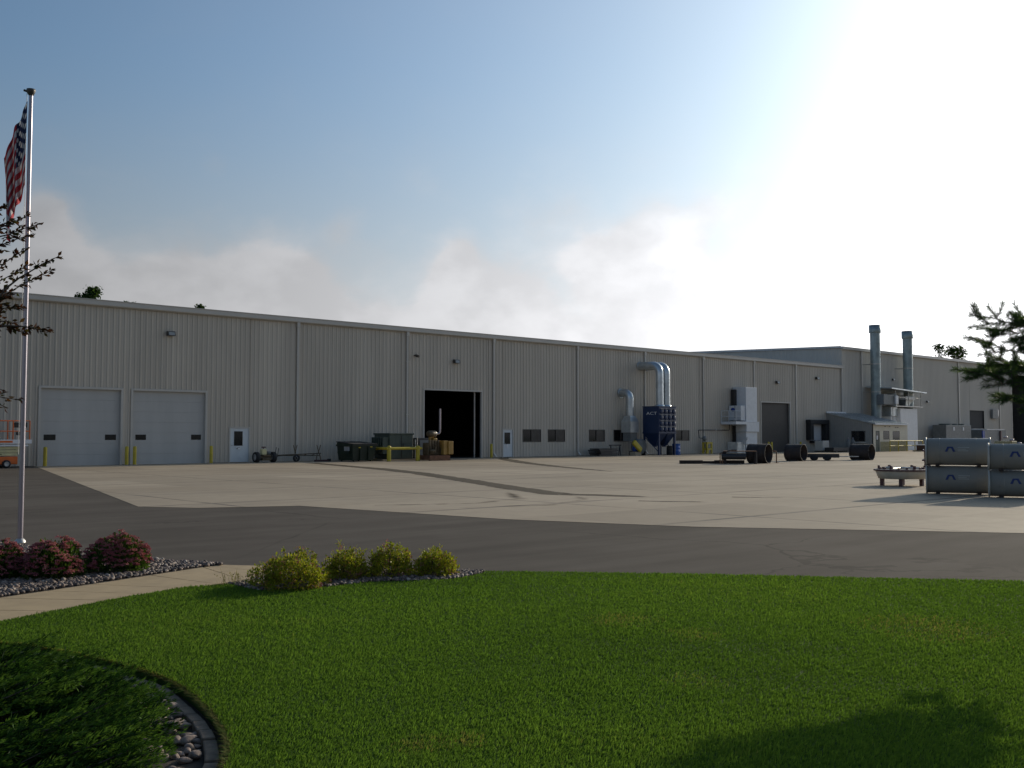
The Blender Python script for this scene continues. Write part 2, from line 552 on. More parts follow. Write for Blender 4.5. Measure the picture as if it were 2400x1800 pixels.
# ------------------------------------------------------------------ the setting: ground sheets
sheet('ground', [(-600, -600), (600, -600), (600, 600), (-600, 600)], -.08, M['field'])
EDGE = [(40, 4.6), (14, 9.4), (9, 10.45), (5.52, 11.08), (2.07, 11.65), (-.30, 11.92), (-1.41, 12.12), (-2.2, 12.25), (-2.45, 12.40), (-3.45, 12.62), (-4.65, 13.1), (-6.3, 14.2), (-7.6, 15.3), (-10.5, 17), (-13, 18), (-40, 27)]
sheet('road', ccw([plan(*p) for p in EDGE] + [(-60, -9), (-60, 2), (300, 2), (300, -80)]), 0, M['asphalt'])
CONC = [(17.3, 1), (16.9, -2.1), (9.28, -33.3), (10.1, -34.6), (12.1, -35.5), (13.1, -41.5), (14.45, -44.85), (17.5, -49.2), (23, -57), (38, -79.5), (299, -79.5), (299, 1)]
sheet('concrete_yard', ccw(CONC), .005, M['concrete'])


def wet_mat():
    m = bpy.data.materials.new('wet_concrete'); m.use_nodes = True
    t = m.node_tree; k = NG(t); b = t.nodes['Principled BSDF']
    b.inputs['Base Color'].default_value = (.10, .082, .058, 1)
    b.inputs['Roughness'].default_value = .9
    b.inputs['Specular IOR Level'].default_value = .12
    a = t.nodes.new('ShaderNodeAttribute'); a.attribute_name = 'tint'
    ge = t.nodes.new('ShaderNodeNewGeometry')
    al = k.step(k.math('ADD', a.outputs['Fac'], k.math('MULTIPLY', k.math('SUBTRACT', k.noise(ge.outputs['Position'], 1.3, 5), .5), .9)), .25, .75, 0, .85)
    t.links.new(al, b.inputs['Alpha'])
    return m


M['wet'] = wet_mat()


def wet(name, path, widths, a0=1.0):
    """damp run-off streak on the concrete: a ribbon with a ragged fading edge"""
    vs, fs, ti = [], [], []
    P = [Vector((x, y, 0)) for x, y in path]
    pts, ws = [], []
    for i in range(len(P) - 1):
        for q in range(8):
            u = q / 8
            pts.append(P[i].lerp(P[i + 1], u)); ws.append(widths[i] * (1 - u) + widths[i + 1] * u)
    pts.append(P[-1]); ws.append(widths[-1])
    for i, p in enumerate(pts):
        d = (pts[min(i + 1, len(pts) - 1)] - pts[max(i - 1, 0)]).normalized()
        n = Vector((-d.y, d.x, 0))
        for u in (-1, -.5, 0, .5, 1):
            q = p + n * u * ws[i]
            vs.append((q.x, q.y, .010)); ti.append((1 - abs(u)) * a0 * (1 if i < len(pts) - 4 else (len(pts) - 1 - i) / 4))
    for i in range(len(pts) - 1):
        for k in range(4):
            fs.append((i * 5 + k, i * 5 + k + 1, i * 5 + k + 6, i * 5 + k + 5))
    return struct(npmesh(name, np.array(vs), np.array(fs), M['wet'], tint=np.array(ti)))


wet('damp_streak', [(31.5, -4.0), (29.5, -11), (28.34, -15.4), (26.4, -21), (23.5, -27.5), (21.2, -32.5), (19.7, -36.2), (20.2, -37.3), (20.6, -39.0)],
    [.55, .6, .7, .65, .6, .62, .6, .5, .25], 1.5)
wet('damp_streak', [(49.5, -.8), (46.5, -4), (41, -12), (37.2, -18.5), (32.8, -27.5)], [.45, .7, .8, .55, .2], 1.15)
wet('damp_streak', [(19.1, -39.6), (19.6, -40.4), (20.2, -41.3)], [.25, .4, .15], .7)
wet('damp_streak', [(22.1, -40.2), (22.5, -40.9), (23.0, -41.6)], [.2, .3, .1], .6)
wet('tyre_mark', [(13.4, -36.6), (15.6, -37.6), (17.5, -37.0), (20.4, -33.2)], [.3, .5, .5, .2], .5)
wet('tyre_mark', [(14.2, -38.4), (16.5, -39.2), (18.6, -38.3), (22, -33.5)], [.25, .4, .4, .2], .45)

# garden side (site plan turned to the factory)
def smooth(pts, n=6):
    out = []
    for i in range(len(pts) - 1):
        p0, p1, p2, p3 = pts[max(i - 1, 0)], pts[i], pts[i + 1], pts[min(i + 2, len(pts) - 1)]
        for k in range(n):
            t = k / n
            out.append(tuple(.5 * (2 * b + (c - a) * t + (2 * a - 5 * b + 4 * c - d) * t * t + (3 * b - a - 3 * c + d) * t ** 3) for a, b, c, d in zip(p0, p1, p2, p3)))
    return out + [pts[-1]]


BED = smooth([(-1.18, .5), (-1.24, 2.6), (-1.29, 4.0), (-1.36, 4.9), (-1.50, 5.44), (-1.79, 6.02), (-2.13, 6.55), (-2.50, 6.93), (-2.86, 7.22), (-3.38, 7.58), (-3.93, 7.83), (-4.9, 7.75)])
LAWN = [(-4.9, 7.75), (-4.33, 8.71), (-3.82, 9.91), (-3.39, 10.65), (-3.0, 10.85), (-2.57, 10.40), (-1.95, 10.62), (-1.53, 11.02), (-.64, 11.24), (-.34, 11.72), (-.30, 11.92),
        (2.07, 11.65), (5.52, 11.08), (9, 10.45), (14, 9.4), (14, .5)] + BED[:-1]
lawn = sheet('lawn', pl(LAWN), .030, M['lawn'], .07)
sheet('gravel_bed', pl([(-6.6, 7.2), (-5.62, 8.75), (-5.01, 10.05), (-4.48, 10.97), (-3.72, 12.38), (-3.45, 12.62), (-4.65, 13.1), (-6.3, 14.2), (-7.6, 15.3), (-10.5, 17), (-13, 17), (-13, 7.2)]), .015, M['soil'], .03)
sheet('spirea_bed', pl([(-3.0, 10.85), (-2.57, 10.40), (-1.95, 10.62), (-1.53, 11.02), (-.64, 11.24), (-.34, 11.72), (-.30, 11.92), (-1.41, 12.12), (-2.2, 12.25), (-2.75, 11.75), (-2.79, 11.32)]), .018, M['soil'], .03)
sheet('juniper_bed', pl([(-7.5, .5)] + BED + [(-7.5, 8.2)]), -.035, M['soil'])
# sidewalk in slabs with open joints (one continuous path)
wk = MB()
WL = [(-6.6, 6.8), (-5.62, 8.75), (-5.01, 10.05), (-4.48, 10.97), (-3.72, 12.38), (-3.60, 12.62)]
WR = [(-5.0, 7.55), (-4.33, 8.71), (-3.82, 9.91), (-3.36, 10.70), (-2.95, 11.30), (-2.45, 12.42)]
for i in range(5):
    for q in range(2):
        u0, u1 = q / 2, (q + 1) / 2 - .012
        a, b_ = [tuple(p + (r_ - p) * u for p, r_ in zip(WL[i], WL[i + 1])) for u in (u0, u1)]
        c_, d_ = [tuple(p + (r_ - p) * u for p, r_ in zip(WR[i], WR[i + 1])) for u in (u0, u1)]
        wk.prism(pl([a, b_, d_, c_]), -.05, .016)
struct(wk.build('sidewalk', M['walk']))


# ------------------------------------------------------------------ corrugated cladding
def ribs(b, x0, x1, z0, z1, y=0.0, pitch=.305, depth=.034, axis='X', xf=0.0):
    """box-rib sheet facing -Y (axis X) or facing -X at x = xf (axis Y)"""
    prof = [(x0, 0)]
    k = math.floor(x0 / pitch) - 1
    while k * pitch < x1 + pitch:
        for dx, dy in ((-.055, 0), (-.028, depth), (.028, depth), (.055, 0), (.140, 0), (.150, depth * .3), (.165, 0)):
            x = k * pitch + dx
            if x0 < x < x1: prof.append((x, dy))
        k += 1
    prof.append((x1, 0))
    n = len(prof)
    if axis == 'X':
        zz = lambda x, t: (z0, z1)[t]
        vs = [(x, y - d, z0) for x, d in prof] + [(x, y - d, z1) for x, d in prof]
        fs = [(i, i + 1, n + i + 1, n + i) for i in range(n - 1)]
    else:
        f1 = z1 if callable(z1) else (lambda yy: z1)
        vs = [(xf - d, x, z0) for x, d in prof] + [(xf - d, x, f1(x)) for x, d in prof]
        fs = [(n + i, n + i + 1, i + 1, i) for i in range(n - 1)]
    b.add(vs, fs)


def clad(b, x0, x1, z0, z1, holes, y=0.0):
    xs = sorted({x0, x1} | {h[0] for h in holes} | {h[1] for h in holes})
    for a, c in zip(xs, xs[1:]):
        cut = sorted((h[2], h[3]) for h in holes if h[0] <= a + 1e-6 and h[1] >= c - 1e-6)
        zc = z0
        for lo, hi in cut:
            if lo > zc + 1e-4: ribs(b, a, c, zc, lo, y)
            zc = max(zc, hi)
        if zc < z1: ribs(b, a, c, zc, z1, y)


def jamb(b, x0, x1, z0, z1, y=0.0, t=.09, d=.05, sill=False):
    b.box((x0 - t, y - d, z0), (x0, y + .12, z1 + t)); b.box((x1, y - d, z0), (x1 + t, y + .12, z1 + t))
    b.box((x0 + .001, y - d - .003, z1), (x1 - .001, y + .12, z1 + t))
    if sill: b.box((x0 - t, y - d - .004, z0 - .06), (x1 + t, y + .10, z0))


def window(parent, x0, x1, z0, z1, y=0.0, split=.5, name='window', frame='bronze', lite=True):
    b = MB()
    f = .05
    b.box((x0, y - .03, z0), (x0 + f, y + .1, z1)); b.box((x1 - f, y - .03, z0), (x1, y + .1, z1))
    b.box((x0 + f, y - .028, z0), (x1 - f, y + .1, z0 + f + .03)); b.box((x0 + f, y - .028, z1 - f), (x1 - f, y + .1, z1))
    xm = x0 + (x1 - x0) * split
    b.box((xm - .03, y - .025, z0 + f + .03), (xm + .03, y + .1, z1 - f))
    wo = b.build(name, M[frame], parent)
    MB().box((x0 + f, y + .03, z0 + f), (xm - .03, y + .05, z1 - f)).build('pane', M['glass'], wo)
    MB().box((xm + .03, y + .0, z0 + f), (x1 - f, y + .02, z1 - f)).build('pane', M['glassrefl' if lite else 'glass'], wo)
    return wo


# ------------------------------------------------------------------ the long factory building
fb = thing('factory_building', 'long low beige ribbed steel factory with two overhead doors and a dark open doorway', 'factory', (17, 0, 0))
HOLES = [(17.61, 21.81, 0, 4.10), (22.48, 26.75, 0, 4.10), (28.32, 29.58, 0, 2.07), (42.76, 47.93, 0, 4.75), (50.03, 51.02, 0, 2.07),
         (52.04, 53.92, 1.11, 2.08), (54.64, 56.52, 1.11, 2.08), (59.22, 61.09, 1.11, 2.08), (62.16, 64.04, 1.11, 2.08), (70.2, 72.08, 1.15, 2.08),
         (83.15, 88.05, 0, 4.78), (91.75, 94.0, 1.1, 3.0)]
b = MB(); clad(b, 0, 98.05, .02, 8.66, HOLES)
b.add([(98.05, 0, 0), (98.05, 30, 0), (98.05, 30, 9.4), (98.05, 0, 8.9)], [(0, 1, 2, 3)])
b.add([(0, 0, 0), (0, 40, 0), (0, 40, 9.7), (0, 0, 8.9)], [(3, 2, 1, 0)])
b.add([(0, 40, 0), (98.05, 40, 0), (98.05, 40, 9.7), (0, 40, 9.7)], [(0, 1, 2, 3)])
b.build('wall', M['wall'], fb)
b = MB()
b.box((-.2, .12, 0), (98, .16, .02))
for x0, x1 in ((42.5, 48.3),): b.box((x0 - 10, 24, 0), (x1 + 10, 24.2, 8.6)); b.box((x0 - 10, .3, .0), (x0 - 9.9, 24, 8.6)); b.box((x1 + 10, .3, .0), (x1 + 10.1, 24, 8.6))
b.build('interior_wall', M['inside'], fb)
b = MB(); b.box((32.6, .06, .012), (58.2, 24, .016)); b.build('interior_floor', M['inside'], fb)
b = MB()
b.add([(-.1, -.2, 8.93), (98.1, -.2, 8.93), (98.1, 40, 9.72), (-.1, 40, 9.72), (-.1, -.2, 8.80), (98.1, -.2, 8.80), (98.1, 40, 9.60), (-.1, 40, 9.60)],
      [(0, 1, 2, 3), (7, 6, 5, 4), (0, 4, 5, 1), (1, 5, 6, 2), (2, 6, 7, 3), (3, 7, 4, 0)])
b.build('roof', M['roof'], fb)
b = MB()
# gutter profile: face, lip and soffit
pr = [(-.045, 8.62), (-.20, 8.66), (-.24, 8.70), (-.24, 8.93), (-.27, 8.95), (-.27, 8.985), (-.21, 8.985), (-.21, 8.95)]
b.add([(x, y, zz) for x in (-.1, 98.1) for y, zz in pr], [(i, i + 8, i + 9, i + 1) for i in range(7)] + [tuple(range(8)), tuple(range(15, 7, -1))])
b.build('gutter', M['trim'], fb)
DS = [32.79, 41.24, 49.06, 57.88, 66.04, 74.07, 81.92, 89.09, 97.85]
for x in DS:
    b = MB()
    b.box((x - .07, -.155, .35), (x + .07, -.045, 8.62))
    b.box((x - .10, -.20, 8.35), (x + .10, -.042, 8.66))
    for zz in (1.2, 3.0, 4.8, 6.6): b.box((x - .12, -.165, zz), (x + .12, -.04, zz + .05))
    b.add([(x - .07, -.155, .36), (x + .07, -.155, .36), (x + .07, -.045, .36), (x - .07, -.045, .36), (x - .07, -.42, .06), (x + .07, -.42, .06), (x + .07, -.34, .02), (x - .07, -.34, .02)],
          [(0, 1, 5, 4), (1, 2, 6, 5), (2, 3, 7, 6), (3, 0, 4, 7), (4, 5, 6, 7)])
    b.build('downspout', M['trim'], fb)
    if x < 90:
        b = MB(); b.box((x - .42, -.043, .02), (x - .12, -.012, 8.64)); b.build('column_trim', M['wall'], fb)

for i, (x0, x1) in enumerate(((17.61, 21.81), (22.48, 26.75))):
    b = MB(); n = 7; h = 4.10 / n
    for k in range(n):
        z0, z1 = k * h + .002, (k + 1) * h - .002
        b.box((x0, .10, z0), (x1, .15, z1), .004)
    b.box((x0, .13, 0), (x1, .16, 4.1))
    od = b.build('overhead_door', M['ohdoor'], fb)
    for xa in (x0 + .22, x1 - .92 + .13):
        q = MB(); q.box((xa, .088, 1.36), (xa + .60, .103, 1.66), .01); q.build('pane', M['glass'], od)
    q = MB(); jamb(q, x0, x1, 0, 4.10, t=.12, d=.06); q.build('door_frame', M['trim'], fb)


def man_door(x0, x1, pane, m='door'):
    q = MB(); jamb(q, x0 + .02, x1 - .02, 0, 2.05, t=.07, d=.05); q.build('door_frame', M['trim'], fb)
    q = MB(); q.box((x0 + .02, -.005, .03), (x1 - .02, .04, 2.05), .006)
    d = q.build('door', M[m], fb)
    MB().box((pane[0], -.018, pane[2]), (pane[1], .0, pane[3])).build('pane', M['glass'], d)
    q = MB(); q.tube([(x0 + .09, -.06, 1.02), (x0 + .21, -.06, 1.02)], .012, 8); q.tube([(x0 + .1, 0, 1.02), (x0 + .1, -.06, 1.02)], .02, 8)
    q.build('handle', M['steel'], d)
    return d


d1 = man_door(28.32, 29.58, (28.60, 29.15, 1.00, 1.86))
q = MB(); q.box((28.72, -.022, .78), (29.0, -.008, .96)); q.build('notice', M['letter'], d1)
q = MB(); q.box((28.76, -.028, .88), (28.98, -.023, .90)); q.box((28.76, -.028, .80), (28.84, -.023, .85)); q.build('notice_print', M['blackp'], d1)
d2 = man_door(50.03, 51.02, (50.2, 50.76, .98, 1.83))
q = MB(); q.box((50.40, -.022, .72), (50.56, -.008, .98)); q.build('notice', M['letter'], d2)

q = MB(); jamb(q, 42.76, 47.93, 0, 4.75, t=.10, d=.06); q.build('doorway_frame', M['trim'], fb)
q = MB(); q.box((47.50, .25, 0), (47.58, .35, 4.75)); q.build('door_track', M['steel'], fb)
for i, (x0, x1) in enumerate(((52.04, 53.92), (54.64, 56.52), (59.22, 61.09), (62.16, 64.04), (70.2, 72.08))):
    window(fb, x0, x1, 1.11 if x0 < 70 else 1.15, 2.08, split=.48, lite=(i != 3))
q = MB(); jamb(q, 83.15, 88.05, 0, 4.78, t=.10, d=.06); q.build('door_frame', M['trim'], fb)
q = MB()
q.box((83.15, .15, 0), (88.05, .19, 4.78))
for k in range(47): q.box((83.16, .140, .02 + k * .10), (88.04, .1499, .075 + k * .10))
rd = q.build('rolling_door', M['rolldoor'], fb)
# dock door with a black padded shelter
q = MB()
q.box((90.85, -.62, 2.75), (94.45, -.04, 3.2), .05)
q.box((90.88, -.60, 1.15), (91.5, -.04, 2.76), .05); q.box((93.8, -.60, 1.15), (94.42, -.04, 2.76), .05)
ds = q.build('dock_shelter', M['black'], fb)
q = MB(); q.box((91.75, .02, 1.1), (94.0, .06, 3.0)); q.build('dock_door', M['white'], fb)
q = MB(); q.box((91.5, -.5, .85), (93.9, -.04, 1.12), .02); q.build('dock_bumper', M['black'], fb)
# conduit by the doorway
q = MB(); q.tube([(41.32, -.06, 2.31), (42.5, -.06, 2.31), (42.5, -.06, 1.2)], .02, 6); q.build('conduit', M['steel'], fb)

# lamps on the wall
def wall_lamp(x, zz, label, y=0.0, s=1.0):
    t = thing('wall_lamp', label, 'wall lamp', (x, y, zz), 0, 'lamps on the factory walls')
    q = MB()
    q.add([(-.22, -.04, -.12), (.22, -.04, -.12), (.22, -.04, .14), (-.22, -.04, .14), (-.22, -.32, -.12), (.22, -.32, -.12), (.22, -.24, .14), (-.22, -.24, .14)],
          [(3, 2, 1, 0), (7, 6, 2, 3), (0, 4, 7, 3), (1, 2, 6, 5), (4, 0, 1, 5), (4, 5, 6, 7)])
    q.build('housing', M['lamp'], t, local=True)
    q = MB(); q.add([(-.17, -.317, -.09), (.17, -.317, -.09), (.17, -.272, .09), (-.17, -.272, .09)], [(0, 1, 2, 3)])
    q.add([(-.17, -.318, -.09), (.17, -.318, -.09), (.15, -.10, -.125), (-.15, -.10, -.125)], [(3, 2, 1, 0)])
    q.build('lens', M['lens'], t, local=True)
    t.scale = (s,) * 3
    return t


wall_lamp(24.54, 7.40, 'dark box lamp high on the wall above the two closed overhead doors')
wall_lamp(45.5, 6.83, 'dark box lamp on the wall above the black open doorway')
wall_lamp(85.8, 6.77, 'dark box lamp above the brown rolling door')
wall_lamp(93.0, 7.45, 'dark box lamp between the last downspouts, above the black dock shelter')
t = thing('security_camera', 'small dark security camera on the wall up left of the open doorway', 'camera', (41.9, 0, 7.08))
MB().box((-.06, -.16, -.05), (.06, -.04, .05), .01).build('bracket', M['lamp'], t, local=True)
MB().tube([(0, -.15, 0), (.05, -.42, -.08)], .09, 10).build('camera_body', M['lamp'], t, local=True)

# ------------------------------------------------------------------ the taller far building
hb = thing('far_building', 'taller beige steel hall behind the far end of the long factory, with its own eave', 'factory', (98.1, 0, 0))
b = MB(); clad(b, 98.12, 150, .02, 10.75, [(128.7, 132.95, 2.48, 4.78), (141.7, 149, .02, 9.75)])
gz = lambda y: 11.0 + .03 * max(y, 0)
ribs(b, 0, 60, 0, gz, axis='Y', xf=98.12)
b.add([(150, 0, 0), (150, 60, 0), (150, 60, 12.5), (150, 0, 11)], [(0, 1, 2, 3)])
b.build('wall', M['wall2'], hb)
b = MB()
b.add([(97.9, -.25, 10.98), (150, -.25, 10.98), (150, 60, 12.78), (97.9, 60, 12.78), (97.9, -.25, 10.86), (150, -.25, 10.86), (150, 60, 12.62), (97.9, 60, 12.62)],
      [(0, 1, 2, 3), (7, 6, 5, 4), (0, 4, 5, 1), (1, 5, 6, 2), (2, 6, 7, 3), (3, 7, 4, 0)])
b.build('roof', M['roof'], hb)
b = MB(); b.box((97.92, -.27, 10.72), (150, -.04, 11.02), .02); b.build('gutter', M['trim'], hb)
b = MB(); b.add([(98.0, 0, 10.85), (98.0, 60, 12.65), (98.0, 60, 12.88), (98.0, 0, 11.08), (98.12, 0, 11.08), (98.12, 60, 12.88)], [(0, 3, 2, 1), (3, 4, 5, 2)]); b.build('gable_trim', M['trim'], hb)
for x in (102.05, 125.6, 137.6):
    b = MB(); b.box((x - .09, -.16, .3), (x + .09, -.045, 10.75))
    for zz in (2, 4.5, 7): b.box((x - .14, -.17, zz), (x + .14, -.04, zz + .06))
    b.build('downspout', M['trim'], hb)
b = MB(); b.box((128.7, .1, 2.48), (132.95, .2, 4.78)); b.build('dark_door', M['black'], hb)
b = MB(); b.box((128.5, -.5, 2.36), (133.1, -.04, 2.47)); b.build('door_sill', M['trim'], hb)
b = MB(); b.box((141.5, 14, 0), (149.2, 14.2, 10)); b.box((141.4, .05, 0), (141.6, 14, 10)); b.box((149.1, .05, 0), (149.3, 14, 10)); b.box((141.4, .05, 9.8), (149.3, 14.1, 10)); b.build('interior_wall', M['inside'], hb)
b = MB(); jamb(b, 141.7, 149, 0, 9.75, t=.15, d=.08); b.build('doorway_frame', M['trim'], hb)
wall_lamp(109.0, 7.9, 'small lamp on the far hall wall between the two tall exhaust stacks', s=.8)
wall_lamp(117.2, 5.6, 'small dark lamp low on the bare far hall wall right of the stacks', s=.8)

# ------------------------------------------------------------------ lean-to annex at the end of the factory
an = thing('lean_to_annex', 'low lean-to annex with sloping metal roof, beige front and dark side window', 'annex', (94.8, -5.17, 0))
X0, X1, YF = 94.82, 101.95, -5.17
rz_ = lambda y: 2.80 + (y - YF) / 5.17 * 1.14
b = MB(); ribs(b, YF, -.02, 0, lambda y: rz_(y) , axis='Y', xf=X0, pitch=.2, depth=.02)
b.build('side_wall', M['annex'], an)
b = MB()
F = [(95.3, 96.1, .02, 2.08), (96.85, 98.1, 1.2, 2.08), (98.8, 100.25, 1.18, 2.06)]
xs = sorted({X0, X1} | {h[0] for h in F} | {h[1] for h in F})
for a, c in zip(xs, xs[1:]):
    cut = [h for h in F if h[0] <= a and h[1] >= c]
    if cut:
        if cut[0][2] > .1: b.box((a, YF, 0), (c, YF + .12, cut[0][2]))
        b.box((a, YF, cut[0][3]), (c, YF + .12, 2.74))
    else: b.box((a, YF, 0), (c, YF + .12, 2.74))
b.box((X1 - .1, YF + .12, 0), (X1, -.05, 2.74))
b.build('front_wall', M['beige'], an)
b = MB()
b.add([(X0 - .12, YF - .25, 2.80), (X1 + .12, YF - .25, 2.80), (X1 + .12, -.04, 3.97), (X0 - .12, -.04, 3.97), (X0 - .12, YF - .25, 2.72), (X1 + .12, YF - .25, 2.72), (X1 + .12, -.04, 3.88), (X0 - .12, -.04, 3.88)],
      [(0, 1, 2, 3), (7, 6, 5, 4), (0, 4, 5, 1), (1, 5, 6, 2), (2, 6, 7, 3), (3, 7, 4, 0)])
x = X0
while x < X1:
    b.add([(x, YF - .25, 2.80), (x + .04, YF - .25, 2.80), (x + .04, -.06, 3.97), (x, -.06, 3.97), (x, YF - .25, 2.85), (x + .04, YF - .25, 2.85), (x + .04, -.06, 4.02), (x, -.06, 4.02)], [(4, 5, 6, 7), (0, 1, 5, 4), (0, 4, 7, 3), (1, 2, 6, 5)])
    x += .6
b.build('roof', M['galv'], an)
b = MB(); b.box((X0 - .14, -.20, 3.93), (X0 + 3.6, -.045, 4.09)); b.build('sunlit_flashing', M['letter'], an)  # sunlit strip at the roof top put in as white colour
b = MB(); b.box((X0 - .14, YF - .34, 2.68), (X1 + .14, YF - .251, 2.82)); b.build('gutter', M['white'], an)
b = MB(); b.box((X0 - .06, -4.30, 1.0), (X0 + .02, -2.84, 2.08)); sw = b.build('window', M['bronze'], an)
for y0, y1 in ((-4.24, -3.6), (-3.54, -2.9)): MB().box((X0 - .075, y0, 1.08), (X0 - .05, y1, 2.02)).build('pane', M['glass'], sw)
b = MB(); b.box((X0 - .10, -4.4, .86), (X0 - .03, -2.7, .99)); b.build('ledge', M['trim'], an)
b = MB(); b.box((95.3, YF + .03, .02), (96.1, YF + .08, 2.08)); dr = b.build('door', M['utility'], an)
MB().box((95.45, YF + .018, 1.15), (95.95, YF + .028, 1.95)).build('pane', M['glass'], dr)
MB().box((95.5, YF + .008, 1.2), (95.75, YF + .017, 1.6)).build('notice', M['letter'], dr)
for i, (x0, x1, z0, z1) in enumerate(((96.85, 98.1, 1.2, 2.08), (98.8, 100.25, 1.18, 2.06))):
    wo = MB().box((x0, YF + .02, z0), (x1, YF + .09, z1)).build('window', M['bronze'], an)
    MB().box((x0 + .06, YF + .005, z0 + .06), (x1 - .06, YF + .019, z1 - .06)).build('pane', M['glass' if i else 'glassrefl'], wo)
b = MB(); b.box((X0 + 1.4, YF - .02, .02), (X1 - .01, YF - .002, 1.0)); b.build('wainscot', M['olive'], an)
for x in (97.1, 98.05, 99.3, 99.75): MB().box((x, YF - .03, 2.40 + .08 * (x < 98.2)), (x + .22, YF - .004, 2.48 + .08 * (x < 98.2))).build('fitting', M['bronze'], an)

# yellow handrail before the annex front
t = thing('guard_railing', 'yellow pipe railing along the front of the low annex', 'railing', (97, -6.1, 0))
q = MB()
q.tube([(96.4, -6.1, 1.07), (103.4, -6.1, 1.07)], .045, 8); q.build('top_rail', M['yellow'], t)
q = MB(); q.tube([(96.4, -6.1, .58), (103.4, -6.1, .58)], .04, 8); q.build('mid_rail', M['yellow'], t)
for i in range(5):
    MB().tube([(96.4 + i * 1.75, -6.1, 0), (96.4 + i * 1.75, -6.1, 1.10)], .045, 8).build('post', M['yellow'], t)

# ------------------------------------------------------------------ exhaust stacks and rooftop plant at the far hall
def elbow(a, b_, c, r_, n=7):
    """polyline a-b-c with a rounded corner of radius r_"""
    a, b_, c = Vector(a), Vector(b_), Vector(c)
    u, v = (a - b_).normalized(), (c - b_).normalized()
    p, q = b_ + u * r_, b_ + v * r_
    return [a] + [(1 - k / n) ** 2 * p + 2 * (k / n) * (1 - k / n) * b_ + (k / n) ** 2 * q for k in range(n + 1)] + [c]


def seams(b, x, y, r_, z0, z1, step=1.2):
    zz = z0 + step
    while zz < z1 - .2:
        b.lathe([(r_, zz - .02), (r_ + .022, zz - .015), (r_ + .022, zz + .015), (r_, zz + .02)], (x, y, 0), 20, smooth=False)
        zz += step


def stack(x, y, z0, zt, label):
    t = thing('exhaust_stack', label, 'exhaust stack', (x, y, z0), 0, 'tall galvanised exhaust stacks')
    b = MB(); b.lathe([(.52, z0), (.52, zt - .8)], (x, y, 0), 28); seams(b, x, y, .52, z0 + 1, zt - .9, 1.5); b.build('pipe', M['stack'], t)
    b = MB(); b.lathe([(.52, zt - .86), (.60, zt - .84), (.62, zt - .80), (.62, zt), (.58, zt), (.58, zt - .7), (.3, zt - .7), (0, zt - .7)], (x, y, 0), 28); b.build('rain_collar', M['stack'], t)
    for zz in (zt - 4.2, zt - 7.2):
        if zz < z0 + .5: continue
        b = MB(); b.lathe([(.525, zz - .06), (.55, zz - .06), (.55, zz + .06), (.525, zz + .06)], (x, y, 0), 24, smooth=False)
        for dx in (-.35, .35): b.tube([(x + dx, y + .38, zz), (x + dx, -.02, zz)], .03, 6)
        b.build('wall_bracket', M['steel'], t)
    return t


stack(102.6, -1.4, 0, 13.5, 'taller galvanised exhaust stack, the one rising behind the low annex roof')
stack(109.9, -1.4, 0, 13.35, 'galvanised exhaust stack rising from behind the small steel canopy')
t = thing('process_fan', 'dark square fan housing with a pale motor at the foot of the nearer exhaust stack', 'fan', (102.6, -2.3, 3.7))
b = MB(); b.box((101.7, -2.75, 4.9), (104.4, -2.0, 6.0), .04); b.build('housing', M['greybox'], t)
MB().box((104.0, -2.95, 5.0), (104.55, -2.76, 5.9), .03).build('motor_cover', M['white'], t)
b = MB()
for x in (101.8, 104.3): b.tube([(x, -2.4, 0), (x, -2.4, 4.9)], .05, 6)
b.build('stand', M['steel'], t)

t = thing('air_unit', 'white air handling cabinet under a steel canopy between the exhaust stacks', 'air unit', (106.5, -2.0, 0))
b = MB(); b.box((105.6, -2.6, 0.0), (109.5, -.3, 4.55), .03); b.build('cabinet', M['white'], t)
b = MB(); b.box((104.1, -2.3, 3.7), (105.59, -.6, 4.7), .04); b.build('side_box', M['galv'], t)
b = MB(); b.box((104.2, -2.2, 2.2), (105.58, -.7, 3.69), .03); b.build('intake_box', M['white'], t)
b = MB(); b.box((104.0, -2.9, 4.72), (110.2, -.2, 4.82)); b.build('deck', M['steel'], t)
b = MB()
b.add([(102.8, -3.1, 6.72), (110.8, -3.1, 6.42), (110.8, -.1, 6.62), (102.8, -.1, 6.95), (102.8, -3.1, 6.6), (110.8, -3.1, 6.3), (110.8, -.1, 6.5), (102.8, -.1, 6.83)],
      [(0, 1, 2, 3), (7, 6, 5, 4), (0, 4, 5, 1), (1, 5, 6, 2), (2, 6, 7, 3), (3, 7, 4, 0)])
b.build('canopy', M['galv'], t)
for x in (104.2, 107.1, 110.0): MB().tube([(x, -2.8, 4.82), (x, -2.8, 6.45)], .05, 8).build('post', M['steel'], t)
b = MB(); b.tube([(104.2, -2.8, 5.75), (110.0, -2.8, 5.72)], .03, 6); b.build('rail', M['steel'], t)
b = MB(); b.lathe([(.55, 4.83), (.62, 5.2), (.62, 5.9), (.5, 6.2)], (105.6, -1.6, 0), 20); b.build('fan_drum', M['galv'], t)
b = MB(); b.box((107.3, -2.4, 5.55), (109.4, -1.0, 5.92), .04); b.build('hood', M['white'], t)
b = MB(); b.add([(107.5, -2.3, 5.54), (109.2, -2.3, 5.54), (109.2, -1.1, 5.54), (107.5, -1.1, 5.54), (108.0, -2.0, 4.83), (108.7, -2.0, 4.83), (108.7, -1.4, 4.83), (108.0, -1.4, 4.83)],
         [(0, 4, 5, 1), (1, 5, 6, 2), (2, 6, 7, 3), (3, 7, 4, 0)]); b.build('duct_cone', M['galv'], t)

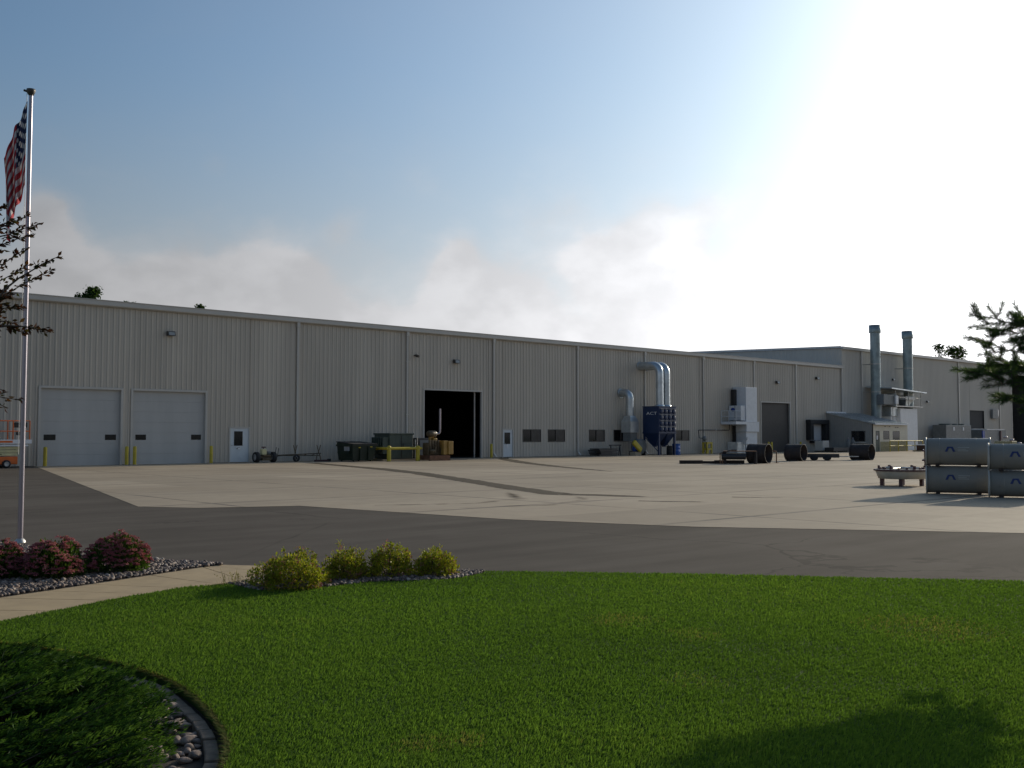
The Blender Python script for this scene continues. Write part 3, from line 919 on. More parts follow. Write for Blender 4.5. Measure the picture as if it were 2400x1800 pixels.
# grey condensers and dock ramp by the far hall
t = thing('condenser_unit', 'long dark grey condenser cabinet against the far hall wall, left of its dark door', 'condenser', (120.5, -1.5, 0))
b = MB(); b.box((117.1, -2.3, .25), (123.8, -.7, 2.85), .04); b.build('cabinet', M['greybox'], t)
for x in (118.6, 120.4, 122.2):
    b = MB(); b.lathe([(.7, 2.84), (.7, 3.0), (.62, 3.0), (.62, 2.9), (0, 2.9)], (x, -1.5, 0), 18); b.build('fan_ring', M['utility'], t)
for x in (118.9, 121.4): MB().box((x, -2.34, 2.2), (x + .35, -2.31, 2.6)).build('label_plate', M['white'], t)
b = MB(); b.box((116.9, -2.5, 0), (124.0, -.5, .24)); b.build('plinth', M['concrete'], t)
t = thing('dock_platform', 'grey walled loading platform below the dark door of the far hall', 'loading platform', (129, -2, 0))
b = MB(); b.box((126.3, -2.6, 0), (133.2, -.55, 2.30)); b.build('wall', M['greybox'], t)
b = MB(); b.box((127.4, -2.64, 2.31), (132.6, -.6, 2.40)); b.build('deck_edge', M['white'], t)
b = MB(); b.box((126.0, -2.75, 0), (126.6, -2.61, 2.2)); b.build('bumper', M['signblue'], t)
b = MB(); b.box((131.2, -2.75, 0), (131.6, -2.61, 2.2)); b.build('post', M['maroon'], t)
t = thing('electric_panel', 'small grey electric panel high on the far hall wall beside the last downspout', 'electric panel', (135.6, -.1, 4.3))
b = MB(); b.box((-.9, -.3, -.5), (.7, -.04, .7), .02); b.build('box', M['greybox'], t, local=True)
b = MB(); b.box((.71, -.25, -.2), (1.1, -.05, .7), .02); b.build('meter', M['steel'], t, local=True)

# ------------------------------------------------------------------ blue dust collector with twin ducts
t = thing('dust_collector', 'tall navy blue dust collector on legs with two silver ducts bending into the factory wall', 'dust collector', (65.4, -2.15, 0))
CX0, CX1, CY0, CY1 = 64.3, 66.5, -3.0, -1.3
b = MB(); b.box((CX0, CY0, 1.82), (CX1, CY1, 3.98), .03)
b.box((CX0 - .03, CY0 - .03, 3.93), (CX1 + .03, CY1 + .03, 4.0)); b.box((CX0 - .03, CY0 - .03, 1.78), (CX1 + .03, CY1 + .03, 1.86))
b.build('cabinet', M['blue'], t)
for k in range(2):
    x0 = CX0 + k * 1.1; xm = x0 + .55; ym = -2.15
    b = MB(); vs = [(x0 + .02, CY0 + .02, 1.78), (x0 + 1.08, CY0 + .02, 1.78), (x0 + 1.08, CY1 - .02, 1.78), (x0 + .02, CY1 - .02, 1.78)] + [(xm + dx, ym + dy, .78) for dx, dy in ((-.15, -.15), (.15, -.15), (.15, .15), (-.15, .15))]
    b.add(vs, [(0, 4, 5, 1), (1, 5, 6, 2), (2, 6, 7, 3), (3, 7, 4, 0), (4, 7, 6, 5)])
    b.lathe([(.16, .80), (.16, .68)], (xm, ym, 0), 14)
    b.build('hopper', M['blue'], t)
for x in (CX0 + .1, CX1 - .1):
    for y in (CY0 + .1, CY1 - .1):
        b = MB(); b.box((x - .07, y - .07, 0), (x + .07, y + .07, 1.79)); b.box((x - .13, y - .13, 0), (x + .13, y + .13, .02)); b.build('leg', M['blue'], t)
for x in (CX0 + .1, CX1 - .1): MB().tube([(x, CY0 + .1, .25), (x, CY1 - .1, 1.5)], .035, 6).build('brace', M['blue'], t)
lid = MB(); lid.lathe([(.0, -.10), (.16, -.10), (.20, -.07), (.21, 0)], (0, 0, 0), 16, 'Y'); lid.box((-.13, -.125, .12), (.13, -.10, .145))
first = None
for r_ in range(4):
    for c_ in range(4):
        p = (CX0 + .30 + c_ * .53, CY0 - .005, 2.12 + r_ * .49)
        if first is None:
            o = lid.build('filter_lid', M['blue'], t, local=True); first = o
        else:
            o = first.copy(); C.objects.link(o); o.parent = t
        o.location = Vector(p) - t.location
        hl = MB(); hl.tube([(-.17, -.14, .17), (.17, -.14, .17)], .018, 6) if False else hl.box((-.19, -.15, .17), (.19, -.05, .195))
        ho = hl.build('handle', M['steel'], o, local=True)


def text_mesh(name, s, size, m, parent, loc, rot, depth=.006):
    cu = bpy.data.curves.new(name, 'FONT'); cu.body = s; cu.size = size; cu.extrude = depth; cu.align_x = 'CENTER'
    tmp = bpy.data.objects.new(name + '_tmp', cu); C.objects.link(tmp)
    me = bpy.data.meshes.new_from_object(tmp.evaluated_get(bpy.context.evaluated_depsgraph_get()))
    bpy.data.objects.remove(tmp); bpy.data.curves.remove(cu)
    me.name = name; me.materials.clear(); me.materials.append(m)
    o = bpy.data.objects.new(name, me); C.objects.link(o); o.parent = parent
    o.location = Vector(loc) - (parent.location if parent else Vector()); o.rotation_euler = rot
    return o


text_mesh('lettering', 'ACT', .42, M['letter'], t, (CX0 - .008, -2.25, 3.30), (PI / 2, 0, -PI / 2)).scale = (1.35, .8, 1)
for x in (65.45, 66.3):
    y = -2.15
    b = MB(); b.tube(elbow((x, y, 3.99), (x, y, 7.42), (x, -.02, 7.42), .75), .325, 20, caps=False); seams(b, x, y, .325, 4.0, 6.7, .28 if x > 66 else 1.0)
    b.lathe([(.40, 3.98), (.40, 4.12), (.33, 4.14)], (x, y, 0), 20); b.lathe([(.38, -.08), (.38, -.02), (.33, -.08)], (x, 0, 7.42), 20, 'Y')
    b.build('duct', M['galv'], t)

# fan with round duct left of the collector
t = thing('blower_fan', 'grey blower fan with yellow belt guard and bent duct, left of the blue dust collector', 'fan', (63.2, -1.2, 0))
b = MB(); b.tube(elbow((63.05, -1.0, 3.2), (63.05, -1.0, 5.1), (63.05, -.02, 5.1), .55), .315, 20, caps=False); b.lathe([(.42, -.06), (.42, -.02), (.32, -.06)], (63.05, 0, 5.1), 20, 'Y'); seams(b, 63.05, -1.0, .315, 3.2, 4.6, .6); b.build('duct', M['galv'], t)
b = MB(); c = [(62.55, -1.5), (63.55, -1.5), (63.55, -.5), (62.55, -.5)]
b.prism(c, 1.85, 2.75)
b.add([(x, y, 2.75) for x, y in c] + [(63.05 + dx, -1.0 + dy, 3.22) for dx, dy in ((-.3, -.3), (.3, -.3), (.3, .3), (-.3, .3))], [(0, 1, 5, 4), (1, 2, 6, 5), (2, 3, 7, 6), (3, 0, 4, 7)])
b.build('silencer_box', M['galv'], t)
b = MB(); b.box((62.65, -1.4, 1.15), (63.45, -.6, 1.86)); b.build('outlet', M['greybox'], t)
b = MB(); b.lathe([(0, -.55), (.5, -.55), (.62, -.5), (.62, .12), (.5, .18), (0, .18)], (63.5, -1.35, .72), 26, 'Y'); b.build('housing', M['greybox'], t)
b = MB()
for x in (63.1, 63.85): b.box((x - .05, -1.95, 0), (x + .05, -.9, .35))
b.build('stand', M['blackp'], t)
b = MB(); b.lathe([(.0, -.3), (.17, -.3), (.2, -.25), (.2, .25), (.0, .3)], (62.75, -1.9, .52), 16, 'X'); b.build('motor', M['signblue'], t)
b = MB(); b.box((61.95, -2.35, .55), (63.1, -2.1, 1.0), .1); mt = Matrix.Translation((62.5, 0, .78)) @ Matrix.Rotation(R(38), 4, 'Y') @ Matrix.Translation((-62.5, 0, -.78)); b.v = [tuple(mt @ Vector(v)) for v in b.v]
b.build('belt_guard', M['yellow'], t)
b = MB(); b.box((62.35, -2.15, 0), (63.1, -1.6, .3)); b.build('plinth', M['concrete'], t)
# barrels
def barrel(x, y, label, m, s=1.0):
    t = thing('barrel', label, 'barrel', (x, y, 0), 0, 'drums by the dust collector')
    pr = [(0, 0), (.285, 0), (.29, .02)]
    for zz in (.29, .58): pr += [(.285, zz - .03), (.300, zz), (.285, zz + .03)]
    pr += [(.285, .86), (.296, .87), (.296, .885), (.28, .885), (.275, .87), (0, .865)]
    b = MB(); b.lathe(pr, (0, 0, 0), 24); b.build('drum', M[m], t, local=True)
    b = MB(); b.tube([(.15, .1, .865), (.15, .1, .885)], .035, 10); b.build('bung', M['steel'], t, local=True)
    t.scale = (s,) * 3
    return t


barrel(66.75, -2.75, 'blue steel drum in front of the wall, the nearer of the two blue drums', 'barrelblue', 1.06)
barrel(67.25, -2.45, 'blue steel drum standing half behind another, right of the dust collector', 'barrelblue', 1.06)
barrel(65.95, -2.75, 'black drum standing under the right hopper of the dust collector', 'black', .86)

# sawhorse and stacked bars left of the fan
t = thing('sawhorse', 'dark steel sawhorse with splayed legs left of the blower fan', 'sawhorse', (60.9, -1.3, 0))
b = MB(); b.box((60.25, -1.36, .80), (61.6, -1.24, .88)); b.build('beam', M['blackp'], t)
for x in (60.4, 61.45):
    for s_ in (-1, 1): MB().tube([(x, -1.3, .8), (x + s_ * .22, -1.3 + s_ * .3, 0)], .035, 6).build('leg', M['blackp'], t)
t = thing('bar_stack', 'low stack of dark steel bars on the ground beside the sawhorse', 'steel stack', (59.5, -1.3, 0))
for k in range(5):
    b = MB()
    for q in range(4): b.box((58.3 + .07 * ((k * 3 + q) % 4), -2.0 + q * .32, .04 + k * .115), (60.5 - .09 * ((k + q) % 3), -1.74 + q * .32, .135 + k * .115))
    b.build('bar_layer', M['blackp'], t)

# gas meter set inside a yellow guard
t = thing('meter_guard', 'yellow square tube guard frame round the gas pipes at the wall', 'guard frame', (73.8, -.9, 0))
for x in (73.3, 73.95):
    for y in (-1.0, -.6): MB().box((x - .07, y - .07, 0), (x + .07, y + .07, 1.0)).build('post', M['yellow'], t)
b = MB()
for zz in (.35, .90): b.box((73.23, -1.08, zz), (74.02, -.97, zz + .13)); b.box((73.24, -.96, zz), (73.34, -.6, zz + .12)); b.box((73.91, -.96, zz), (74.01, -.6, zz + .12))
b.build('rails', M['yellow'], t)
t = thing('gas_piping', 'thin dark gas pipe and regulator running along the wall to the white tower', 'gas pipe', (73.6, -.4, 0))
b = MB(); b.tube(elbow((73.55, -.6, .1), (73.55, -.6, 1.35), (73.1, -.3, 1.4), .15) + elbow((73.1, -.3, 1.5), (73.1, -.25, 2.1), (74, -.25, 2.1), .1)[1:] + elbow((76, -.25, 2.1), (77.7, -.25, 2.1), (77.7, -.25, 2.7), .1), .035, 8); b.build('pipe', M['blackp'], t)
b = MB(); b.lathe([(0, -.12), (.2, -.1), (.24, 0), (.2, .1), (0, .12)], (73.5, -.6, 1.35), 16, 'Y'); b.build('regulator', M['greybox'], t)
b = MB(); b.box((73.4, -.75, .35), (73.95, -.4, .85), .05); b.build('meter', M['greybox'], t)
b = MB(); b.tube([(75.5, -.32, 2.1), (75.62, -.32, 2.1)], .07, 8); b.build('valve', M['steel'], t)

# white make-up air tower with service platform
t = thing('air_tower', 'tall white make-up air tower with service cabinet and platform left of the brown rolling door', 'air tower', (79.4, -.8, 0))
b = MB(); b.box((78.54, -1.5, 2.86), (80.3, -.05, 6.05), .02); b.build('upper_cabinet', M['white'], t)
b = MB(); b.box((78.42, -1.62, 1.95), (80.42, -.05, 2.84), .02); b.build('middle_cabinet', M['white'], t)
b = MB(); b.box((78.56, -1.48, .80), (80.28, -.05, 1.94), .02); b.build('lower_cabinet', M['white'], t)
b = MB(); b.box((78.4, -1.64, 2.83), (80.44, -.06, 2.87)); b.build('flange', M['letter'], t)
b = MB()
for x in (78.7, 80.1):
    for y in (-1.35, -.25): b.box((x - .06, y - .06, 0), (x + .06, y + .06, .81))
b.build('legs', M['white'], t)
b = MB(); ribs(b, 77.6, 79.05, .02, 1.02, -1.15, .12, .03); ribs(b, -1.15, -.1, .02, 1.02, axis='Y', xf=77.6, pitch=.12, depth=.03); b.build('skirt', M['galv'], t)
b = MB(); b.box((78.2, -.5, 3.2), (78.52, -.1, 5.85)); b.box((78.25, -.45, .9), (78.45, -.2, 2.5)); b.build('dark_duct', M['blackp'], t)
b = MB(); b.box((77.85, -1.42, 2.98), (78.50, -.1, 4.35), .02); sc = b.build('service_cabinet', M['white'], t)
b = MB(); b.lathe([(0, -.012), (.2, -.012), (.2, 0)], (0, 0, 0), 20, 'X'); b.v = [(77.845 + x, -.55 + y * 1.15, 3.98 + zz * .85) for x, y, zz in b.v]; b.build('emblem', M['signblue'], sc)
b = MB(); b.box((77.838, -.8, 3.2), (77.846, -.75, 4.3)); b.build('door_seam', M['greybox'], sc)
b = MB(); b.box((76.65, -1.72, 2.62), (78.40, -.06, 2.88)); b.build('platform', M['white'], t)
b = MB(); b.box((76.7, -1.68, 2.884), (77.84, -.1, 2.90)); b.build('platform_grating', M['blackp'], t)
b = MB()
for zz in (3.35, 3.85): b.tube([(77.8, -1.68, zz), (76.7, -1.68, zz), (76.7, -.1, zz)], .025, 6)
for p in ((76.7, -1.68), (76.7, -.1), (76.7, -.9), (77.8, -1.68)): b.tube([(*p, 2.88), (*p, 3.86)], .025, 6)
b.build('handrail', M['white'], t)
b = MB(); b.box((78.42, -1.70, 1.2), (78.6, -1.5, 1.45)); b.build('junction_box', M['letter'], t)


# ------------------------------------------------------------------ bollards
def bollard_proto(loc, label, group, h=1.02, r_=.095):
    t = thing('bollard', label, 'bollard', loc, 0, group)
    b = MB(); b.lathe([(r_, 0), (r_, h - .07), (r_ * .92, h - .03), (r_ * .6, h - .005), (0, h)], (0, 0, 0), 20); b.build('post', M['yellow'], t, local=True)
    b = MB(); b.lathe([(r_ + .05, 0), (r_ + .05, .012), (r_ + .003, .013)], (0, 0, 0), 20); b.build('base_ring', M['concrete'], t, local=True)
    return t


GB = 'yellow bollards guarding the factory doors'
b0 = bollard_proto((17.72, -.55, 0), 'yellow bollard left of the left closed overhead door, near the orange lift', GB)
for x, y, l in ((22.0, -.5, 'yellow bollard right of the left closed overhead door'), (22.42, -.55, 'yellow bollard at the left edge of the second closed overhead door'),
                (26.9, -.55, 'yellow bollard between the second overhead door and the white walk door'), (48.4, -.6, 'yellow bollard right of the black open doorway'),
                (82.0, -1.9, 'yellow bollard by the foot of the white air tower'), (83.0, -.9, 'yellow bollard at the left jamb of the brown rolling door'), (88.5, -.9, 'yellow bollard at the right jamb of the brown rolling door'),
                (104.4, -6.1, 'slim yellow post right of the annex railing, beside the low brown box'), (106.4, -5.4, 'yellow post at the far right end of the annex front')):
    dup(b0, (x, y, 0), 0, l, GB, scale=(1, 1, 1.15 if x > 100 else 1))

# yellow pipe guard before the transformer
t = thing('pipe_barrier', 'yellow pipe barrier of three thick posts and rails before the green transformer', 'barrier', (37.5, -3.9, 0))
BAR = t
for x, y in ((36.72, -4.1), (38.95, -4.1), (36.72, -2.0)):
    b = MB(); b.lathe([(.13, 0), (.13, .87), (.12, .93), (.07, .97), (0, .98)], (x, y, 0), 18); b.build('post', M['yellow'], t)
b = MB(); b.tube([(36.5, -4.1, .80), (39.25, -4.1, .80)], .085, 12); b.build('rail', M['yellow'], t)
b = MB(); b.tube([(36.72, -4.25, .80), (36.72, -1.8, .80)], .085, 12); b.build('rail', M['yellow'], t)
BAR.location.x += .2
# transformer
t = thing('transformer', 'dull green transformer cabinet with dark side fins behind the yellow pipe barrier', 'transformer', (38.5, -2.2, 0))
b = MB(); b.box((37.75, -3.0, .12), (39.6, -1.3, 1.70), .03); b.box((37.70, -3.06, 1.66), (39.66, -1.25, 1.76), .02); b.build('cabinet', M['utility'], t)
b = MB(); b.box((38.66, -3.02, .2), (38.69, -3.0, 1.6)); b.box((38.8, -3.03, .9), (38.84, -3.0, 1.1)); b.build('door_seam', M['blackp'], t)
for k in range(6):
    MB().box((37.30, -2.9 + k * .24, .45), (37.74, -2.84 + k * .24, 1.50)).build('cooling_fin', M['utility'], t)
b = MB(); b.box((37.2, -3.1, 0), (39.8, -1.2, .11)); b.build('pad', M['concrete'], t)
b = MB(); b.tube([(39.85, -2.9, 0), (39.85, -2.9, 1.35)], .04, 8); b.tube([(40.0, -2.9, 0), (40.0, -2.9, 1.5)], .03, 8); b.build('conduit', M['steel'], t)
t = thing('switch_cabinet', 'dark grey switch cabinet between the transformer and the generator', 'cabinet', (40.9, -2.0, 0))
b = MB(); b.box((40.3, -2.5, .1), (41.6, -1.6, 1.45), .03); b.build('box', M['blackp'], t)
b = MB(); b.box((40.5, -2.53, .3), (41.4, -2.5, 1.3)); b.build('door', M['greybox'], t)

# dumpster
t = thing('dumpster', 'dark green steel dumpster with black lid against the factory wall', 'dumpster', (35.2, -2.3, 0))
DUMP = t
b = MB()
b.add([(34.35, -3.2, .08), (36.15, -3.2, .08), (36.15, -1.6, .08), (34.35, -1.6, .08), (34.25, -3.3, 1.05), (36.35, -3.3, 1.05), (36.35, -1.5, 1.18), (34.25, -1.5, 1.18)],
      [(3, 2, 1, 0), (0, 1, 5, 4), (1, 2, 6, 5), (2, 3, 7, 6), (3, 0, 4, 7), (4, 5, 6, 7)])
b.box((34.2, -3.36, .96), (36.4, -3.28, 1.05)); b.box((34.18, -3.34, .93), (34.26, -1.5, 1.06))
for x in (34.9, 35.6): b.box((x, -3.34, .1), (x + .07, -3.22, 1.0))
b.build('bin', M['green'], t)
for x in (34.24, 35.32):
    b = MB(); b.add([(x, -3.42, 1.09), (x + 1.05, -3.42, 1.09), (x + 1.05, -1.45, 1.24), (x, -1.45, 1.24), (x, -3.42, 1.05), (x + 1.05, -3.42, 1.05), (x + 1.05, -1.45, 1.20), (x, -1.45, 1.20)],
                    [(0, 1, 2, 3), (7, 6, 5, 4), (0, 4, 5, 1), (1, 5, 6, 2), (2, 6, 7, 3), (3, 7, 4, 0)]); b.build('lid', M['black'], t)
b = MB(); b.box((34.10, -3.0, .5), (34.22, -1.8, .66)); b.box((36.36, -3.0, .5), (36.48, -1.8, .66)); b.build('fork_pocket', M['green'], t)
b = MB(); b.add([(34.262, -2.95, .55), (34.262, -2.35, .55), (34.235, -2.35, .95), (34.235, -2.95, .95)], [(0, 1, 2, 3), (3, 2, 1, 0)]); b.build('sticker', M['letter'], t)
b = MB(); b.box((34.75, -3.345, .84), (34.92, -3.335, .90)); b.box((35.75, -3.345, .88), (35.95, -3.335, .93)); b.build('yellow_label', M['yellow'], t)
for x in (34.5, 36.0):
    for y in (-3.05, -1.75): MB().lathe([(0, -.03), (.08, -.03), (.08, .03), (0, .03)], (x, y, .08), 12, 'X').build('caster', M['blackp'], t)
DUMP.location.x += .38; DUMP.scale = (.84, 1, 1)
# yellow engine generator
t = thing('engine_generator', 'yellow diesel engine with radiator and tall exhaust pipe on a skid before the open doorway', 'engine', (40.6, -4.2, 0))
b = MB(); b.box((39.4, -4.75, .05), (41.3, -3.55, .35)); b.box((39.35, -4.8, .0), (41.35, -4.7, .33)); b.build('skid', M['rust'], t)
b = MB(); b.box((40.75, -4.75, .38), (41.15, -3.5, 1.28), .02); rad_ = b.build('radiator', M['cat'], t)
b = MB()
for k in range(6): b.box((40.738, -4.55, .66 + k * .1), (40.75, -3.65, .68 + k * .1))
b.build('grille', M['blackp'], rad_)
b = MB(); b.lathe([(0, -.008), (.36, -.008), (.40, -.012), (.40, 0)], (40.74, -4.1, .60), 24, 'X'); b.build('fan_guard', M['catdark'], rad_)
b = MB(); b.box((41.16, -4.85, .40), (41.62, -3.5, 1.25), .02); b.build('hood', M['cat'], t)
b = MB(); b.box((39.55, -4.4, .35), (40.72, -3.8, 1.15), .06)
for k in range(4): b.box((39.62 + k * .27, -4.46, .95), (39.82 + k * .27, -4.36, 1.3), .02); b.tube([(39.72 + k * .27, -4.44, .6), (39.72 + k * .27, -4.44, 1.1)], .035, 6)
b.tube(elbow((39.7, -4.5, .5), (40.1, -4.52, .5), (40.2, -4.5, .9), .1), .06, 8); b.lathe([(0, -.2), (.11, -.2), (.12, .2), (0, .2)], (39.85, -4.5, .62), 14, 'X')
b.build('engine_block', M['catdark'], t)
b = MB(); b.tube(elbow((40.0, -4.1, 1.3), (40.0, -4.1, 1.52), (40.3, -4.1, 1.52), .08), .1, 10); b.box((40.2, -4.3, 1.15), (40.55, -3.9, 1.45), .05); b.build('turbocharger', M['cat'], t)
b = MB(); b.lathe([(0, 0), (.17, 0), (.2, .05), (.2, .62), (.15, .68), (0, .68)], (0, 0, 0), 18, 'X'); b.v = [(39.75 + x, -4.15 + y, 1.72 + zz) for x, y, zz in b.v]; b.build('air_cleaner', M['catdark'], t)
b = MB(); b.lathe([(0, .0), (.12, 0), (.2, -.03), (.2, -.07)], (40.5, -4.15, 1.72), 16, 'X'); b.build('cleaner_cap', M['steel'], t)
b = MB(); b.tube(elbow((40.5, -4.15, 1.72), (40.9, -4.2, 1.72), (40.9, -4.2, 3.34), .2), .072, 12); b.build('exhaust_pipe', M['alu'], t)
t.scale = (.82, 1, 1)

# ------------------------------------------------------------------ things along the wall, left part
def tyre_wheel(parent, c, r_, wd, ax='X', spokes=0):
    b = MB(); b.lathe([(r_ * .62, -wd / 2), (r_ * .9, -wd / 2), (r_, -wd * .3), (r_, wd * .3), (r_ * .9, wd / 2), (r_ * .62, wd / 2)], c, 22, ax)
    o = b.build('wheel', M['black'], parent)
    b = MB()
    if spokes:
        b.lathe([(r_ * .2, -wd / 3), (r_ * .2, wd / 3), (0, wd / 3)], c, 12, ax)
        for k in range(spokes):
            a = 2 * PI * k / spokes
            d = Vector((math.cos(a), 0, math.sin(a))) if ax == 'Y' else Vector((0, math.cos(a), math.sin(a)))
            b.tube([Vector(c) + d * r_ * .15, Vector(c) + d * r_ * .68], .018, 6)
    else: b.lathe([(0, -wd * .3), (r_ * .4, -wd * .3), (r_ * .63, -wd * .45), (r_ * .63, wd * .45), (r_ * .4, wd * .3), (0, wd * .3)], c, 16, ax)
    b.build('rim', M['blackp' if spokes else 'steel'], o)
    return o


t = thing('engine_cart', 'two-wheeled cart with fat black tyres and small tan motor, right of the white walk door', 'cart', (30.0, -.9, 0))
tyre_wheel(t, (29.52, -1.05, .32), .32, .26)
tyre_wheel(t, (30.62, -1.05, .32), .32, .26)
b = MB(); b.box((29.66, -1.15, .28), (30.48, -.95, .38)); b.box((29.8, -1.3, .12), (30.35, -.8, .27), .02); b.box((29.85, -1.3, .38), (30.3, -.7, .46)); b.build('frame', M['catdark'], t)
b = MB(); b.box((29.85, -1.15, .46), (30.15, -.85, .80), .03); b.build('motor', M['cream'], t)
b = MB(); b.tube([(30.0, -1.0, .8), (30.0, -1.0, .90)], .03, 8); b.tube([(29.88, -1.0, .91), (30.14, -1.0, .91)], .035, 8); b.build('cap', M['maroon'], t)
b = MB(); b.lathe([(0, -.1), (.13, -.1), (.13, .1), (0, .1)], (30.35, -1.0, .56), 14); b.build('reservoir', M['greybox'], t)
b = MB(); b.tube([(30.7, -1.0, .35), (31.6, -1.0, .42)], .03, 6); b.tube([(30.65, -1.15, .3), (30.75, -1.2, .9)], .02, 6); b.tube([(30.85, -1.15, .3), (30.9, -1.2, .85)], .02, 6); b.build('tongue', M['blackp'], t)
t = thing('pipe_cart', 'long low steel pole cart on two spoked wheels with fork uprights, left of the dumpster', 'cart', (32.6, -.95, 0))
tyre_wheel(t, (32.08, -1.25, .23), .23, .06, 'Y', 6)
tyre_wheel(t, (32.40, -.75, .23), .23, .06, 'Y', 6)
b = MB(); b.tube([(30.9, -1.0, .42), (33.95, -1.0, .50)], .035, 6); b.tube([(30.95, -.85, .40), (33.9, -.9, .36)], .03, 6)
for k in range(5): b.tube([(31.1 + k * .55, -.95, .38), (31.35 + k * .55, -.95, .46)], .018, 6)
b.tube([(32.24, -1.25, .23), (32.24, -.75, .23)], .03, 6)
b.build('frame', M['catdark'], t)
for x in (32.15, 33.8):
    b = MB(); b.tube([(x, -1, .5), (x, -1, .72)], .04, 6)
    b.tube([(x - .04, -1, .70), (x - .13, -1, 1.02)], .025, 6); b.tube([(x + .04, -1, .70), (x + .13, -1, 1.02)], .025, 6)
    b.build('fork_upright', M['catdark'], t)
b = MB(); b.tube([(33.7, -1, .5), (33.62, -1, .02)], .03, 6); b.tube([(33.85, -1, .5), (33.98, -1, .02)], .03, 6); b.build('stand_leg', M['catdark'], t)
t = thing('floor_bar', 'short dark red steel bar lying on the ground between pole cart and dumpster', 'steel bar', (33.8, -1.5, 0))
b = MB(); b.box((33.2, -1.6, 0.005), (34.2, -1.45, .12), .01); b.build('bar', M['maroon'], t)
b = MB(); b.box((34.15, -1.65, .005), (34.3, -1.4, .17), .02); b.build('end_block', M['blackp'], t)

# orange scissor lift cut by the left edge
t = thing('scissor_lift', 'orange and cream scissor lift with white platform parked at the wall, half behind the flagpole', 'scissor lift', (15.1, -1.55, 0))
b = MB(); b.box((14.0, -1.95, .18), (16.05, -1.15, .56), .04); b.build('chassis', M['orange'], t)
for x in (14.45, 15.45):
    for y in (-1.97, -1.13): tyre_wheel(t, (x, y, .2), .2, .14, 'Y')
b = MB()
for k in range(3): b.box((13.9, -1.92, .60 + k * .155), (16.1, -1.80, .735 + k * .155), .015); b.box((13.9, -1.30, .60 + k * .155), (16.1, -1.18, .735 + k * .155), .015)
b.build('scissor_arms', M['cream'], t)
b = MB()
for x in (14.3, 15.2, 16.0): b.tube([(x, -1.94, .68), (x, -1.16, .98)], .03, 6)
b.build('arm_pins', M['blackp'], t)
b = MB(); b.box((13.8, -2.0, 1.07), (16.45, -1.1, 1.15), .01); b.box((13.8, -2.02, 1.20), (16.6, -1.08, 1.40), .01); b.build('platform', M['letter'], t)
b = MB(); b.box((13.9, -2.03, 1.25), (15.7, -2.021, 1.35)); b.build('stripe', M['orange'], t)
b = MB()
for zz in (1.82, 2.34): b.tube([(13.8, -1.98, zz), (16.5, -1.98, zz), (16.5, -1.12, zz), (13.8, -1.12, zz)], .028, 6)
for x in (13.85, 14.75, 15.72, 16.5):
    for y in (-1.98, -1.12): b.tube([(x, y, 1.4), (x, y, 2.34)], .03, 6)
b.build('guard_rail', M['orange'], t)
b = MB(); b.box((15.8, -1.95, 2.0), (16.4, -1.7, 2.26), .03); b.box((15.9, -1.97, 1.62), (16.2, -1.8, 1.78), .02); b.build('control_box', M['blackp'], t)
b = MB(); b.box((14.0, -1.97, .3), (14.4, -1.952, .45)); b.build('decal', M['blackp'], t)

# ------------------------------------------------------------------ dark pipes, frames, trailer in the yard
def pipe_section(x, y, L, rad, ang, label):
    t = thing('steel_pipe', label, 'pipe section', (x, y, 0), ang, 'dark steel pipe sections lying in the yard')
    b = MB(); b.lathe([(rad - .03, -L / 2), (rad, -L / 2), (rad, L / 2), (rad - .03, L / 2), (rad - .03, -L / 2)], (0, 0, rad), 36, 'X'); b.build('shell', M['darkrust'], t, local=True)
    b = MB()
    for q in (-1, 1): b.lathe([(rad + .003, q * L / 2 - .05 - q * .05), (rad + .012, q * L / 2 - .05 - q * .05), (rad + .012, q * L / 2 + .05 - q * .05), (rad + .003, q * L / 2 + .05 - q * .05)], (0, 0, rad), 36, 'X', False)
    b.build('end_band', M['darkrust'], t, local=True)
    b = MB()
    for q in (-1, 1): b.box((-.3, q * rad * .55 - .09, 0), (.3, q * rad * .55 + .09, .10))
    b.build('chock', M['timber'], t, local=True)
    return t


pipe_section(50.4, -21.9, 1.16, .56, R(-80), 'dark rusty pipe section lying behind the rusty table frame')
pipe_section(56.6, -20.4, 1.1, .53, R(-83), 'dark pipe section between the table frame and the low trailer')
pipe_section(62.1, -21.9, 1.33, .52, R(-86), 'dark pipe section at the right end of the low trailer, before the annex')

t = thing('steel_table', 'rusty angle iron table frame with orange top edge standing before a dark pipe', 'table frame', (48.5, -22.0, 0))
TA = R(-52)
ux, uy = math.cos(TA), math.sin(TA)
def tb(l, d, zz): return (48.4 + l * ux - d * uy, -21.6 + l * uy + d * ux, zz)
b = MB(); b.add([tb(-.6, -.5, .74), tb(1.2, -.5, .74), tb(1.2, .5, .74), tb(-.6, .5, .74), tb(-.6, -.5, .70), tb(1.2, -.5, .70), tb(1.2, .5, .70), tb(-.6, .5, .70)],
                [(0, 1, 2, 3), (7, 6, 5, 4), (0, 4, 5, 1), (1, 5, 6, 2), (2, 6, 7, 3), (3, 7, 4, 0)]); b.build('top', M['rust'], t)
b = MB(); b.tube([tb(-.75, -.5, .42), tb(.6, -.5, .42)], .17, 14); b.build('roller', M['blackp'], t)
for l, d in ((-.55, -.45), (1.15, -.45), (1.15, .45), (-.55, .45)): MB().box(*[tuple(Vector(tb(l, d, zz)) + Vector((q, q, 0))) for zz, q in ((0, -.06), (.70, .06))]).build('leg', M['darkrust'], t)
for l in (-.82, -.70): MB().tube([tb(l, -.5, 0), tb(l, -.5, .62)], .03, 6).build('end_post', M['rust'], t)
